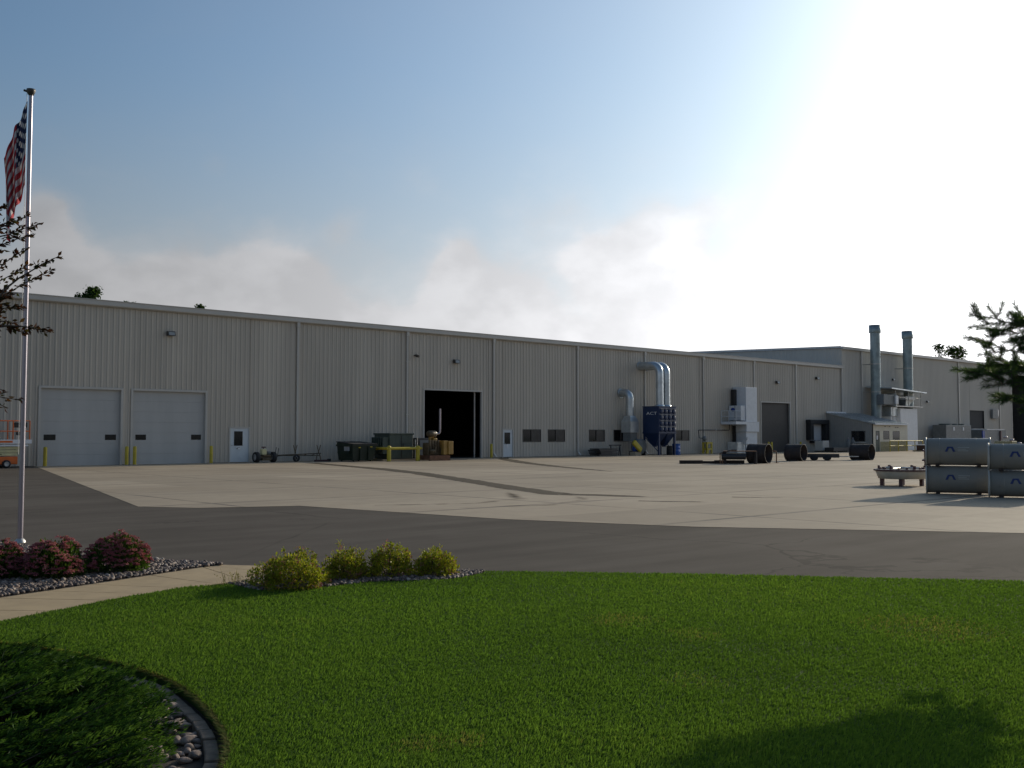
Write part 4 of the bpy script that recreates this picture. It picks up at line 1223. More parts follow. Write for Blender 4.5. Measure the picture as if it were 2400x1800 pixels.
b = MB(); b.tube([tb(-.85, -.5, .60), tb(-.2, -.5, .78)], .025, 6); b.tube([tb(-.2, -.5, .78), tb(.1, -.5, .78)], .04, 6); b.build('arm', M['darkrust'], t)
t = thing('pipe_stand', 'thin rusty pipe stand with hooked top between two dark pipe sections', 'pipe stand', (51.85, -22.1, 0))
b = MB(); b.tube(elbow((51.85, -22.1, 0), (51.85, -22.1, .68), (51.55, -21.85, .72), .12), .035, 8); b.build('upright', M['rust'], t)
b = MB(); b.lathe([(.05, 0), (.16, 0), (.16, .02), (.05, .02)], (51.85, -22.1, 0), 14); b.build('foot', M['rust'], t)
b = MB(); b.tube([(51.55, -21.85, .72), (51.45, -21.75, .95)], .03, 6); b.lathe([(0, 0), (.06, 0), (.06, .06), (0, .06)], (51.45, -21.75, .95), 10); b.build('hook', M['steel'], t)
t = thing('timber_beams', 'dark low timber beams lying flat on the concrete left of the table frame', 'timber', (47.6, -20.6, 0))
BA = R(-38)
for i, (l0, l1, d, h) in enumerate(((-1.6, -.3, -.25, .20), (-.4, 1.9, .0, .15), (.4, 2.1, -.3, .20), (-1.4, 1.2, .3, .12))):
    p = Vector((47.5, -20.3, 0))
    b = MB(); b.box((p.x + l0, p.y + d - .13, .006), (p.x + l1, p.y + d + .13, h), .012, rot=(BA, p)); b.build('beam', M['timber'], t)
t = thing('flat_trailer', 'low dark flat trailer with drawbar standing between two dark pipe sections', 'trailer', (59.3, -20.7, 0))
t.scale = (1, 1, .68)
q = R(-58); p = (59.3, -20.7, 0)
b = MB(); b.box((58.2, -21.25, .36), (60.3, -20.15, .50), .015, rot=(q, p)); b.box((58.2, -21.28, .28), (60.3, -21.2, .62), rot=(q, p)); b.box((58.2, -20.2, .28), (60.3, -20.12, .62), rot=(q, p)); b.build('bed', M['blackp'], t)
b = MB(); b.box((60.31, -20.78, .35), (61.5, -20.62, .43), rot=(q, p)); b.build('drawbar', M['steel'], t)
for dx in (-.55, .25):
    for dy in (-.62, .62):
        b = MB(); c = Vector(p) + Matrix.Rotation(q, 3, 'Z') @ Vector((dx, dy, .25))
        b.lathe([(0, -.09), (.15, -.09), (.25, -.07), (.25, .07), (.15, .09), (0, .09)], (0, 0, 0), 18, 'Y'); rm = Matrix.Translation(c) @ Matrix.Rotation(q, 4, 'Z'); b.v = [tuple(rm @ Vector(v)) for v in b.v]
        b.build('wheel', M['black'], t)
b = MB(); b.add([tuple(Vector(p) + Matrix.Rotation(q, 3, 'Z') @ Vector(v)) for v in ((-1.12, -.5, .48), (-1.12, .5, .48), (-2.0, .5, .02), (-2.0, -.5, .02), (-1.12, -.5, .42), (-1.12, .5, .42), (-2.05, .5, -.0), (-2.05, -.5, -.0))],
         [(0, 1, 2, 3), (7, 6, 5, 4), (0, 4, 5, 1), (1, 5, 6, 2), (2, 6, 7, 3), (3, 7, 4, 0)]); b.build('ramp', M['timber'], t)
t = thing('wrapped_crate', 'pale wrapped crate standing behind the low trailer, under the dock shelter', 'crate', (90.3, -2.2, 0))
b = MB(); b.box((89.4, -2.8, .12), (90.6, -1.9, 1.10), .05); b.build('box', M['trim'], t)
b = MB()
for x in (89.4, 89.95, 90.46): b.box((x, -2.85, 0), (x + .14, -1.85, .118))
b.build('pallet', M['timber'], t)
t = thing('dark_skid', 'long low dark skid beneath the dock shelter, behind the trailer', 'skid', (91.5, -3.5, 0))
b = MB(); b.box((89.0, -4.2, .1), (94.0, -3.2, .45), .03); b.build('deck', M['blackp'], t)
b = MB()
for x in (89.3, 91.4, 93.5): b.box((x, -4.15, 0), (x + .2, -3.25, .10))
b.build('runner', M['timber'], t)
for i, x in enumerate((92.6, 93.5)):
    t = thing('gas_bottle', ('short steel gas bottle left of its twin on the dark skid', 'short steel gas bottle right of its twin on the dark skid, by the annex wall')[i], 'gas bottle', (x, -3.7, .45), 0, 'gas bottles on the skid')
    b = MB(); b.lathe([(0, 0), (.17, 0), (.18, .03), (.18, .62), (.14, .74), (.06, .80), (.06, .84), (0, .84)], (0, 0, 0), 16); b.build('bottle', M['greybox'], t, local=True)
    b = MB(); b.lathe([(.06, .84), (.08, .85), (.08, .95), (0, .97)], (0, 0, 0), 10); b.build('valve_cap', M['alu'], t, local=True)
t = thing('planter_box', 'low brown box with a pale rim at the foot of the slim yellow post', 'box', (101.5, -7.4, 0))
b = MB(); b.box((100.3, -7.9, .02), (103.2, -6.9, .62), .02); b.build('box', M['brown'], t)
b = MB(); b.box((100.2, -8.0, .62), (103.3, -6.8, .70)); b.build('rim', M['letter'], t)
b = MB(); b.box((99.9, -8.15, 0.006), (103.6, -6.7, .10)); b.build('slab', M['walk'], t)

# ------------------------------------------------------------------ grey tanks, round mould and flange in the yard right
TD = R(-66)
def tank(x, y, zz, L, label, TR=.378):
    t = thing('storage_tank', label, 'tank', (x, y, zz), TD, 'grey cylindrical tanks stacked in the yard')
    b = MB()
    b.lathe([(TR - .02, -L / 2), (TR, -L / 2 + .0), (TR, L / 2)], (0, 0, TR), 44, 'X')
    for sgn in (-.28, .28): b.lathe([(TR, sgn * L - .012), (TR + .005, sgn * L), (TR, sgn * L + .012)], (0, 0, TR), 44, 'X')
    b.build('shell', M['tank'], t, local=True)
    for sgn in (-1, 1):
        b = MB()
        b.lathe([(TR + .004, sgn * (L / 2 - .03)), (TR + .02, sgn * (L / 2 - .025)), (TR + .02, sgn * (L / 2 + .012)), (TR - .05, sgn * (L / 2 + .012)), (TR - .06, sgn * (L / 2 - .05)), (TR * .5, sgn * (L / 2 - .02)), (0, sgn * (L / 2))], (0, 0, TR), 44, 'X')
        b.build('end_cap', M['tankedge'], t, local=True)
    # logo on the side that faces the road (-X of the tank's long side)
    def on(u, v, d=.012):       # u along the tank, v height about the axis
        a = math.asin(max(-1, min(1, v / TR)))
        u = u * 1.2
        v = v * 1.2 - .02
        a = math.asin(max(-1, min(1, v / TR)))
        return (u, -(TR + d) * math.cos(a), TR + (TR + d) * math.sin(a))
    b = MB()
    def quadstrip(pts):
        for (p, q_, r_, s_) in pts: b.add([on(*p), on(*q_), on(*r_), on(*s_)], [(0, 1, 2, 3)])
    u0 = -.16
    quadstrip([((u0 - .11, .02), (u0 - .06, .02), (u0 - .01, .13), (u0 - .055, .13)), ((u0 + .06, .02), (u0 + .11, .02), (u0 + .055, .13), (u0 + .01, .13)), ((u0 - .055, .10), (u0 + .055, .10), (u0 + .055, .13), (u0 - .055, .13))])
    b.build('emblem', M['logo'], t, local=True)
    b = MB()
    for i, (a, c) in enumerate(((.0, .22), (.0, .17), (.0, .24))):
        quadstrip([((u0 + .16, .035 + i * .035), (u0 + .16 + c, .035 + i * .035), (u0 + .16 + c, .045 + i * .035), (u0 + .16, .045 + i * .035))])
    b.build('lettering', M['tankedge'], t, local=True)
    for sx in (-.32, .32): MB().box((sx * L - .05, -.26, -.026), (sx * L + .05, .26, .03)).build('cradle', M['timber'], t, local=True)
    return t


P1, P2 = Vector(plan(12.23, 28.0)), Vector(plan(13.16, 26.3))
for p, zz, l, tr in ((P1, .03, 'grey tank with blue emblem at the bottom left of the stack, nearest the round mould', .37), (P1, .79, 'grey tank with blue emblem, top left of the four stacked tanks', .37),
                     (P2, .03, 'grey tank cut by the frame edge, bottom right of the stack', .335), (P2, .72, 'grey tank cut by the frame edge, top right of the stack', .335)):
    tank(p.x, p.y, zz, 1.62, l, tr)

t = thing('round_mould', 'round cream ring on four dark legs with dark clamps round its rim, left of tanks', 'ring mould', (31.15, -40.25, 0))
mc = (31.15, -40.25, 0)
b = MB(); b.lathe([(.50, .20), (.60, .20), (.66, .36), (.68, .42), (.62, .44), (.50, .42), (.46, .36), (.50, .20)], mc, 40); b.lathe([(0, .33), (.49, .33)], mc, 40); b.build('ring', M['mould'], t)
b = MB(); b.lathe([(.66, .40), (.72, .41), (.72, .45), (.64, .46)], mc, 40, smooth=False); b.build('rim', M['maroon'], t)
b = MB()
for k in range(18):
    a = 2 * PI * k / 18
    x, y = mc[0] + math.cos(a) * .58, mc[1] + math.sin(a) * .58
    b.box((x - .03, y - .03, .44), (x + .03, y + .03, .50 + .05 * (k % 3 == 0)), .008, rot=(a, (x, y, 0)))
b.build('clamps', M['maroon'], t)
for k in range(4):
    a = PI / 4 + k * PI / 2 - .35
    x, y = mc[0] + math.cos(a) * .5, mc[1] + math.sin(a) * .5
    MB().box((x - .045, y - .045, 0), (x + .045, y + .045, .21)).build('leg', M['maroon'], t)
b = MB(); b.tube([(mc[0] - .5, mc[1], .47), (mc[0] + .5, mc[1] + .1, .47)], .03, 8); b.tube([(mc[0], mc[1] - .5, .48), (mc[0] + .1, mc[1] + .5, .48)], .03, 8); b.build('spokes', M['steel'], t)
t.scale = (1.18, 1.18, 1.18)
t = thing('flanged_fitting', 'upright dark red flanged pipe fitting with shiny bolts behind the left end of the tanks', 'pipe fitting', (46.0, -34.0, 0))
b = MB(); b.lathe([(.22, 0), (.22, .05), (.14, .06), (.14, .42), (.24, .43), (.24, .49), (.14, .5), (.14, .86), (.23, .87), (.23, .93), (.1, .93)], (46, -34, 0), 22, smooth=False); b.build('body', M['maroon'], t)
b = MB()
for zz in (.055, .495, .935):
    for k in range(8):
        a = 2 * PI * k / 8; b.lathe([(.025, zz - .005), (.025, zz + .03), (0, zz + .03)], (46 + .19 * math.cos(a), -34 + .19 * math.sin(a), 0), 6)
b.build('bolts', M['alu'], t)
t = thing('valve_skid', 'small skid with green and steel valves seen in the gap above the tanks', 'valve skid', (48.5, -33.0, 0))
b = MB(); b.box((48.0, -37.0, .75), (48.6, -36.2, 1.35), .03); b.build('block', M['olive'], t)
b = MB(); b.box((47.9, -37.1, 0), (48.8, -36.1, .75)); b.build('base', M['greybox'], t)
b = MB()
for x, y, zz in ((48.0, -37.0, 1.4), (48.3, -36.6, 1.52), (48.2, -37.25, 1.25)): b.lathe([(0, -.05), (.09, -.04), (.1, 0), (.09, .04), (0, .05)], (x, y, zz), 12)
b.build('handwheel', M['alu'], t)

# ------------------------------------------------------------------ flagpole and flag
fx, fy = plan(-7.37, 15.36)
t = thing('flagpole', 'tall silver flagpole standing behind the pink flowering shrubs', 'flagpole', (fx, fy, 0))
b = MB(); b.tube([(fx, fy, 0), (fx, fy, 2.2), (fx, fy, 6.86)], [.038, .036, .028], 20); b.build('pole', M['alu'], t)
b = MB(); b.lathe([(.03, 6.80), (.05, 6.83), (.065, 6.87), (.065, 6.90), (0, 6.92)], (fx, fy, 0), 16); b.tube([(fx, fy, 6.85), (fx - .09, fy + .05, 6.88)], .018, 6); b.build('truck_cap', M['lamp'], t)
b = MB(); b.tube([(fx - .045, fy + .045, 6.85), (fx - .04, fy + .045, 3.0), (fx - .045, fy + .04, 1.2)], .004, 5); b.build('halyard', M['letter'], t)
b = MB(); b.box((fx - .055, fy - .02, 1.15), (fx - .03, fy + .03, 1.32)); b.build('cleat', M['steel'], t)
b = MB(); b.lathe([(.08, 0), (.075, .03), (.046, .06)], (fx, fy, 0), 18); b.build('base_collar', M['steel'], t)

fm = bpy.data.materials.new('flag_cloth'); fm.use_nodes = True
ft = fm.node_tree; k = NG(ft); fbn = ft.nodes['Principled BSDF']; fbn.inputs['Roughness'].default_value = .85
uv = ft.nodes.new('ShaderNodeAttribute'); uv.attribute_name = 'cloth_uv'
su = ft.nodes.new('ShaderNodeSeparateXYZ'); ft.links.new(uv.outputs['Vector'], su.inputs[0])
U, V_ = su.outputs[0], su.outputs[1]
stripe = k.math('LESS_THAN', k.math('FRACT', k.math('MULTIPLY', V_, 6.5)), .5)
canton = k.math('MULTIPLY', k.math('LESS_THAN', U, .40), k.math('LESS_THAN', V_, .538))
cu_ = k.math('MULTIPLY', U, 15.0); cv_ = k.math('MULTIPLY', V_, 16.7)
dx_ = k.math('SUBTRACT', k.math('FRACT', cu_), .5); dy_ = k.math('SUBTRACT', k.math('FRACT', cv_), .5)
dd = k.math('SQRT', k.math('ADD', k.math('MULTIPLY', dx_, dx_), k.math('MULTIPLY', dy_, dy_)))
par = k.math('LESS_THAN', k.math('FRACT', k.math('MULTIPLY', k.math('ADD', k.math('FLOOR', cu_), k.math('FLOOR', cv_)), .5)), .25)
star = k.math('MULTIPLY', k.math('LESS_THAN', dd, .42), par)
c = k.mix(stripe, (.50, .48, .49), (.34, .020, .032))
c = k.mix(canton, c, k.mix(star, (.012, .02, .07), (.6, .6, .6)))
ft.links.new(c, fbn.inputs['Base Color'])
tr = ft.nodes.new('ShaderNodeBsdfTranslucent'); ft.links.new(c, tr.inputs[0])
mx = ft.nodes.new('ShaderNodeMixShader'); mx.inputs[0].default_value = .15
ft.links.new(fbn.outputs[0], mx.inputs[1]); ft.links.new(tr.outputs[0], mx.inputs[2]); ft.links.new(mx.outputs[0], ft.nodes['Material Output'].inputs[0])
NS, NT = 70, 40
vs, cu2, fs = [], [], []
hd = Vector((fx, fy + 56.0)).normalized()
rx, ry = hd.y, -hd.x          # the cloth hangs off to one side of the pole, folded across it
for i in range(NS + 1):
    s = i / NS
    for j in range(NT + 1):
        tt = j / NT
        out = .045 + .31 * s ** .9 * (1 - .12 * tt) + .012 * math.sin(s * 17 + tt * 1.5) * (1 - .4 * s)
        dep = .075 * math.sin(s * 21 + 1.1 + tt * 2.0) * min(1, s * 5 + .1) * (.6 + .5 * tt)
        zz = 6.72 - 1.30 * tt - .92 * s ** .92 - .03 * math.sin(s * 9)
        if s > .9: out -= (s - .9) * .9 * tt
        vs.append((fx - rx * out + hd.x * dep, fy - ry * out + hd.y * dep, zz)); cu2.append((s, tt, 0))
for i in range(NS):
    for j in range(NT):
        a = i * (NT + 1) + j
        fs.append((a, a + 1, a + NT + 2, a + NT + 1))
fo = npmesh('flag', np.array(vs), np.array(fs), fm, smooth=True)
at = fo.data.attributes.new('cloth_uv', 'FLOAT_VECTOR', 'POINT'); at.data.foreach_set('vector', np.array(cu2, np.float32).ravel())
tag(fo, 'limp red, white and blue striped flag with stars hanging from the flagpole', 'flag')

# ------------------------------------------------------------------ lawn grass
def to_xy(r_, f): return f * CY_ + r_ * SY_, -56.0 + f * SY_ - r_ * CY_


def grass():
    N = 1050000
    f = 3.6 + (12.3 - 3.6) * rng.random(N) ** 1.25
    r_ = (rng.random(N) * 2 - 1) * (f * .56 + 1.2)
    keep = in_poly(r_, f, LAWN) & (rng.random(N) < np.clip(1.25 - (f - 4) * .06, .55, 1))
    f, r_ = f[keep], r_[keep]
    n = len(f)
    x, y = to_xy(r_, f)
    # tufts and thin patches
    pat = np.sin(x * 2.1 + 1.3 * np.sin(y * 1.7)) * np.sin(y * 2.6 + .8 * np.sin(x * 3.1)) + .5 * np.sin(x * 5.3 + y * 4.1) + .4 * np.sin(x * 9.7 - y * 7.3)
    big = np.sin(x * .9 + .5 * y) * np.sin(y * .8 - .4 * x + 1)
    h = (.019 + .004 * pat * .5) * rng.uniform(.55, 1.4, n) * (1 + .12 * big)
    wd = (.0014 + .00032 * f) * rng.uniform(.7, 1.3, n)
    az = rng.random(n) * 2 * PI
    lean = rng.uniform(.05, .75, n) * h
    ld = np.stack([np.cos(az), np.sin(az)], 1) * lean[:, None] + np.array([[.006, -.004]])
    sa = az + PI / 2 + rng.normal(0, .5, n)
    sd = np.stack([np.cos(sa), np.sin(sa)], 1) * wd[:, None]
    z0 = np.full(n, .026)
    b0 = np.stack([x, y], 1)
    fine = np.sin(x * 17 + 3 * np.sin(y * 11)) * np.sin(y * 15 + 2 * np.sin(x * 13))
    h = h * np.where(rng.random(n) < .03, 1.7, 1.0)
    tint = np.clip(.37 + .14 * big + .05 * pat + .04 * fine + rng.normal(0, .11, n), 0, .98)
    # a few straw patches
    for pr, pf, rad in ((.95, 8.75, .35), (1.45, 8.1, .3), (-.48, 5.25, .16), (-.25, 5.3, .14), (3.4, 8.4, .6), (4.2, 7.6, .5), (1.2, 6.6, .25)):
        d = np.hypot(r_ - pr, (f - pf) * .9)
        tint = np.where((d < rad) & (rng.random(n) < .45 * (1 - d / rad) + .06), np.clip(tint + .5, 0, 1), tint)
    # dry thatch hanging over the cut edge of the bed
    m_e = 9000
    ei = rng.integers(6, len(BED) - 1, m_e); eu = rng.random((m_e, 1)); B_ = np.array(BED)
    ep = B_[ei - 1] * (1 - eu) + B_[ei] * eu; ed = unit(B_[ei] - B_[ei - 1]); en = np.stack([-ed[:, 1], ed[:, 0]], 1)
    ep = ep - en * rng.uniform(-.004, .03, (m_e, 1))
    ex, ey = to_xy(ep[:, 0], ep[:, 1]); wx, wy = to_xy(en[:, 0], en[:, 1]); wy = wy + 56.0
    eh = rng.uniform(.008, .028, m_e)
    x, y = np.concatenate([x, ex]), np.concatenate([y, ey]); h = np.concatenate([h, eh]); wd = np.concatenate([wd, np.full(m_e, .0035)])
    out_ = rng.uniform(.005, .05, (m_e, 1))
    ld = np.concatenate([ld, np.stack([wx, wy], 1) * out_ + rng.normal(0, .012, (m_e, 2))]); sd = np.concatenate([sd, np.stack([-wy, wx], 1) * .0035])
    tint = np.concatenate([tint, np.where(rng.random(m_e) < .55, 1.0, rng.uniform(.2, .7, m_e))]); z0 = np.concatenate([z0, np.full(m_e, .020)])
    b0 = np.stack([x, y], 1); n = len(x)
    V = np.zeros((n, 5, 3))
    V[:, 0, :2] = b0 - sd; V[:, 1, :2] = b0 + sd; V[:, 0, 2] = V[:, 1, 2] = z0
    m = b0 + ld * .35
    V[:, 2, :2] = m + sd * .8; V[:, 3, :2] = m - sd * .8; V[:, 2, 2] = V[:, 3, 2] = z0 + h * .6
    V[:, 4, :2] = b0 + ld; V[:, 4, 2] = z0 + h
    o = np.arange(n)[:, None] * 5
    T = np.concatenate([o + [[0, 1, 2]], o + [[0, 2, 3]], o + [[3, 2, 4]]], 1).reshape(-1, 3)
    og = npmesh('grass', V.reshape(-1, 3), T, M['lf_grass'], tint=np.repeat(tint, 5))
    og['kind'] = 'stuff'
    og['label'] = 'short mown green lawn grass'


grass()

# ------------------------------------------------------------------ stones
def ico(sub=1):
    bm = bmesh.new(); bmesh.ops.create_icosphere(bm, subdivisions=sub, radius=1)
    v = np.array([p.co[:] for p in bm.verts]); f = np.array([[q.index for q in p.verts] for p in bm.faces]); bm.free()
    return v, f


IV, IF = ico(1)


def gravel_mat():
    m = bpy.data.materials.new('gravel_stone'); m.use_nodes = True
    t = m.node_tree; k = NG(t); b = t.nodes['Principled BSDF']
    b.inputs['Roughness'].default_value = .7
    a = t.nodes.new('ShaderNodeAttribute'); a.attribute_name = 'tint'
    r = t.nodes.new('ShaderNodeValToRGB')
    cols = ((0, (.035, .028, .025)), (.35, (.105, .078, .066)), (.6, (.19, .135, .108)), (.8, (.27, .22, .185)), (1, (.44, .40, .35)))
    r.color_ramp.elements[0].position = 0; r.color_ramp.elements[0].color = cols[0][1] + (1,)
    r.color_ramp.elements[1].position = 1; r.color_ramp.elements[1].color = cols[-1][1] + (1,)
    for p, c in cols[1:-1]: r.color_ramp.elements.new(p).color = c + (1,)
    t.links.new(a.outputs['Fac'], r.inputs[0]); t.links.new(r.outputs[0], b.inputs['Base Color'])
    return m


M['gravel'] = gravel_mat()


def gravel(name, poly, n, smin, smax, z0, label):
    P = np.array(poly); lo, hi = P.min(0), P.max(0)
    r_ = rng.uniform(lo[0], hi[0], n * 4); f = rng.uniform(lo[1], hi[1], n * 4)
    k = in_poly(r_, f, poly) & (np.abs(r_) < f * .56 + .8)
    r_, f = r_[k][:n], f[k][:n]; n = len(r_)
    x, y = to_xy(r_, f)
    s = rng.uniform(smin, smax, n)[:, None] * rng.uniform(.65, 1.25, (n, 3)) * np.array([[1, 1, .72]])
    az = rng.random(n) * 2 * PI
    v = IV[None] * (1 + rng.uniform(-.16, .16, (n, len(IV), 1))) * s[:, None]
    c_, s_ = np.cos(az)[:, None], np.sin(az)[:, None]
    V = np.stack([v[..., 0] * c_ - v[..., 1] * s_ + x[:, None], v[..., 0] * s_ + v[..., 1] * c_ + y[:, None], v[..., 2] + (z0 + s[:, 2] * .6 + rng.uniform(0, .012, n))[:, None]], -1)
    F_ = (IF[None] + (np.arange(n) * len(IV))[:, None, None]).reshape(-1, 3)
    o = npmesh(name, V.reshape(-1, 3), F_, M['gravel'], tint=np.repeat(rng.beta(2, 2.2, n), len(IV)))
    o['kind'] = 'stuff'; o['label'] = label
    return o


gravel('gravel', [(-6.9, 7.0), (-5.66, 8.75), (-5.05, 10.05), (-4.52, 10.97), (-3.76, 12.38), (-3.50, 12.60), (-4.65, 13.08), (-6.3, 14.15), (-7.6, 15.2), (-9, 16), (-9, 7)], 15000, .016, .031, .015, 'dark mixed river gravel around the pink shrubs')
gravel('gravel', [(-2.98, 10.84), (-2.57, 10.44), (-1.95, 10.66), (-1.53, 11.06), (-.64, 11.28), (-.36, 11.74), (-.32, 11.90), (-1.41, 12.10), (-2.2, 12.2), (-2.72, 11.75), (-2.76, 11.32)], 4200, .015, .029, .018, 'dark mixed gravel under the yellow shrubs')

# larger rocks in the juniper bed, and the block edging of the bed
IV2, IF2 = ico(3)
rock_meshes = []
for q in range(5):
    a = rng.normal(size=(5, 3)); v = IV2.copy()
    d = sum(.16 * np.sin(v @ (a[i] * 1.9) + i)[:, None] for i in range(5)); v = v * (1 + d * .8) * np.array([[1.2, .82, .62]])
    o = npmesh('river_rock', v, IF2, M['stone'], smooth=True); rock_meshes.append(o)
RG = 'river rocks in the juniper bed'
RL = 'rounded tan river rock lying between the juniper and the block edging'
spots = []
while len(spots) < 90:
    u = rng.random(); f = 4.3 + u * 2.55
    edge = np.interp(f, [4.3, 4.9, 5.44, 6.07, 6.62, 6.95], [-1.36, -1.36, -1.47, -1.78, -2.15, -2.51]) - .17
    r_ = edge - rng.random() ** 1.3 * .42
    s = rng.uniform(.018, .040)
    if all((r_ - p[0]) ** 2 + (f - p[1]) ** 2 > (.72 * (s + p[2])) ** 2 for p in spots): spots.append((r_, f, s))
for i, (r_, f, s) in enumerate(spots):
    o = rock_meshes[i] if i < 5 else rock_meshes[i % 5].copy()
    if i >= 5: C.objects.link(o)
    x, y = to_xy(r_, f)
    o.location = (x, y, -.035 + s * .45); o.scale = (s,) * 3; o.rotation_euler = (rng.uniform(-.3, .3), rng.uniform(-.3, .3), rng.random() * 6.28)
    tag(o, RL, 'rock', RG)
EP = []
for i in range(8, len(BED) - 1):
    d_ = Vector((BED[i + 1][0] - BED[i - 1][0], BED[i + 1][1] - BED[i - 1][1], 0)).normalized()
    EP.append(Vector((BED[i][0], BED[i][1], 0)) + Vector((-d_.y, d_.x, 0)) * .085)
seg = [0.0]
for p, q in zip(EP, EP[1:]): seg.append(seg[-1] + (q - p).length)
brick = None
dist, kk = .06, 0
while dist < seg[-1] - .1:
    i = max(j for j in range(len(seg)) if seg[j] <= dist); i = min(i, len(EP) - 2)
    u = (dist - seg[i]) / (seg[i + 1] - seg[i]); p = EP[i].lerp(EP[i + 1], u); d = (EP[i + 1] - EP[i]).normalized()
    if brick is None:
        brick = MB().box((-.086, -.036, 0), (.086, .036, .055), .008).build('edging_block', M['brick']); o = brick
    else: o = brick.copy(); C.objects.link(o)
    x, y = to_xy(p.x, p.y)
    dw = (d.y * CY_ + d.x * SY_, d.y * SY_ - d.x * CY_)
    o.location = (x, y, -.052 + rng.uniform(-.008, .006)); o.rotation_euler = (rng.uniform(-.03, .03), rng.uniform(-.03, .03), math.atan2(dw[1], dw[0]) + rng.uniform(-.03, .03))
    tag(o, 'flat tan edging block in the curved border between lawn and juniper bed', 'edging block', 'edging blocks round the juniper bed')
    dist += .183; kk += 1


# ------------------------------------------------------------------ shrubs
def sprig_mesh(base, tips, rad):
    b = MB()
    for a, c in zip(base, tips): b.tube([a, Vector(a).lerp(Vector(c), .5) + Vector((0, 0, .02)), c], [rad, rad * .8, rad * .5], 5, caps=False)
    return b


def dome_points(n, rx_, rz2, lumps, skin=.55, amp=1.0):
    """points in a lumpy half-dome shell; returns points and outward directions"""
    d = unit(rng.normal(size=(n, 3))); d[:, 2] = np.abs(d[:, 2]) ** .8 - .10
    d = unit(d)
    az = np.arctan2(d[:, 1], d[:, 0])
    l = 1 + amp * (.13 * np.sin(az * 3 + lumps) + .10 * np.sin(az * 5 + 2 * lumps) * (1 - d[:, 2]) + .12 * np.sin(d[:, 2] * 7 + lumps + az * 2) + .06 * np.sin(az * 9 - lumps + d[:, 2] * 11))
    rr = (skin + (1 - skin) * rng.random(n) ** .5) * l
    p = d * rr[:, None] * np.array([[rx_, rx_, rz2]])
    return p, d


def spirea(r_, f, wid, h, label, seed):
    x, y = to_xy(r_, f)
    t = thing('spirea_shrub', label, 'shrub', (x, y, .02), 0, 'row of yellow leaved shrubs at the lawn edge')
    n = int(5200 * (wid / .75) ** 1.6)
    p, d = dome_points(n, wid / 2, h * .93, seed, .5)
    # upright shoots break the outline
    k = 70
    sp, sd_ = dome_points(k, wid / 2 * .9, h * .86, seed, .9)
    sd_ = unit(sd_ + np.array([[0, 0, .9]])); L = rng.uniform(.03, .12, k)
    m_ = 16
    u = rng.random((k, m_, 1))
    q = (sp[:, None] + sd_[:, None] * u * L[:, None, None] + rng.normal(0, .010, (k, m_, 3))).reshape(-1, 3)
    P = np.concatenate([p, q]); D = np.concatenate([d, np.repeat(sd_, m_, 0)])
    P[:, 2] = np.maximum(P[:, 2], .01)
    v, fc = leaves(P + np.array([[x, y, .02]]), .030, .55, along=D + rng.normal(0, .7, P.shape) + np.array([[0, 0, .3]]))
    top = np.clip(P[:, 2] / h, 0, 1)
    ti = np.clip(rng.normal(.38, .17, len(P)) + .12 * (rng.random(len(P)) < .5), 0, .8)
    ti[rng.random(len(P)) < .10] = 1.0
    npmesh('foliage', v, fc, M['lf_spirea'], t, tint=np.repeat(ti, 4))
    # faded flower heads
    k = int(60 * wid / .75)
    fp, fd = dome_points(k, wid / 2 * 1.02, h * .95, seed, .93)
    q = (fp[:, None] + rng.normal(0, .011, (k, 14, 3))).reshape(-1, 3)
    v, fc = leaves(q + np.array([[x, y, .02]]), .012, .8)
    npmesh('faded_flowers', v, fc, M['lf_sedumf'], t, tint=np.repeat(rng.uniform(.3, 1, len(q)), 4))['kind'] = 'stuff'
    b = MB()
    for _ in range(22):
        a = rng.random() * 6.28; rr = rng.random() * wid * .33
        b.tube([(x + .04 * math.cos(a), y + .04 * math.sin(a), .0), (x + rr * math.cos(a), y + rr * math.sin(a), h * .75)], .004, 5, caps=False)
    b.build('stems', M['bark'], t)


spirea(-2.30, 10.72, .76, .36, 'leftmost and largest yellow green shrub, at the end of the sidewalk', 1.0)
spirea(-1.82, 11.32, .47, .33, 'second yellow green shrub from the sidewalk, with brownish left side', 2.3)
spirea(-1.37, 11.55, .51, .34, 'bright yellow green shrub, third from the sidewalk', 3.9)
spirea(-.86, 11.62, .46, .27, 'smallest yellow green shrub, rightmost of the row', 5.2)


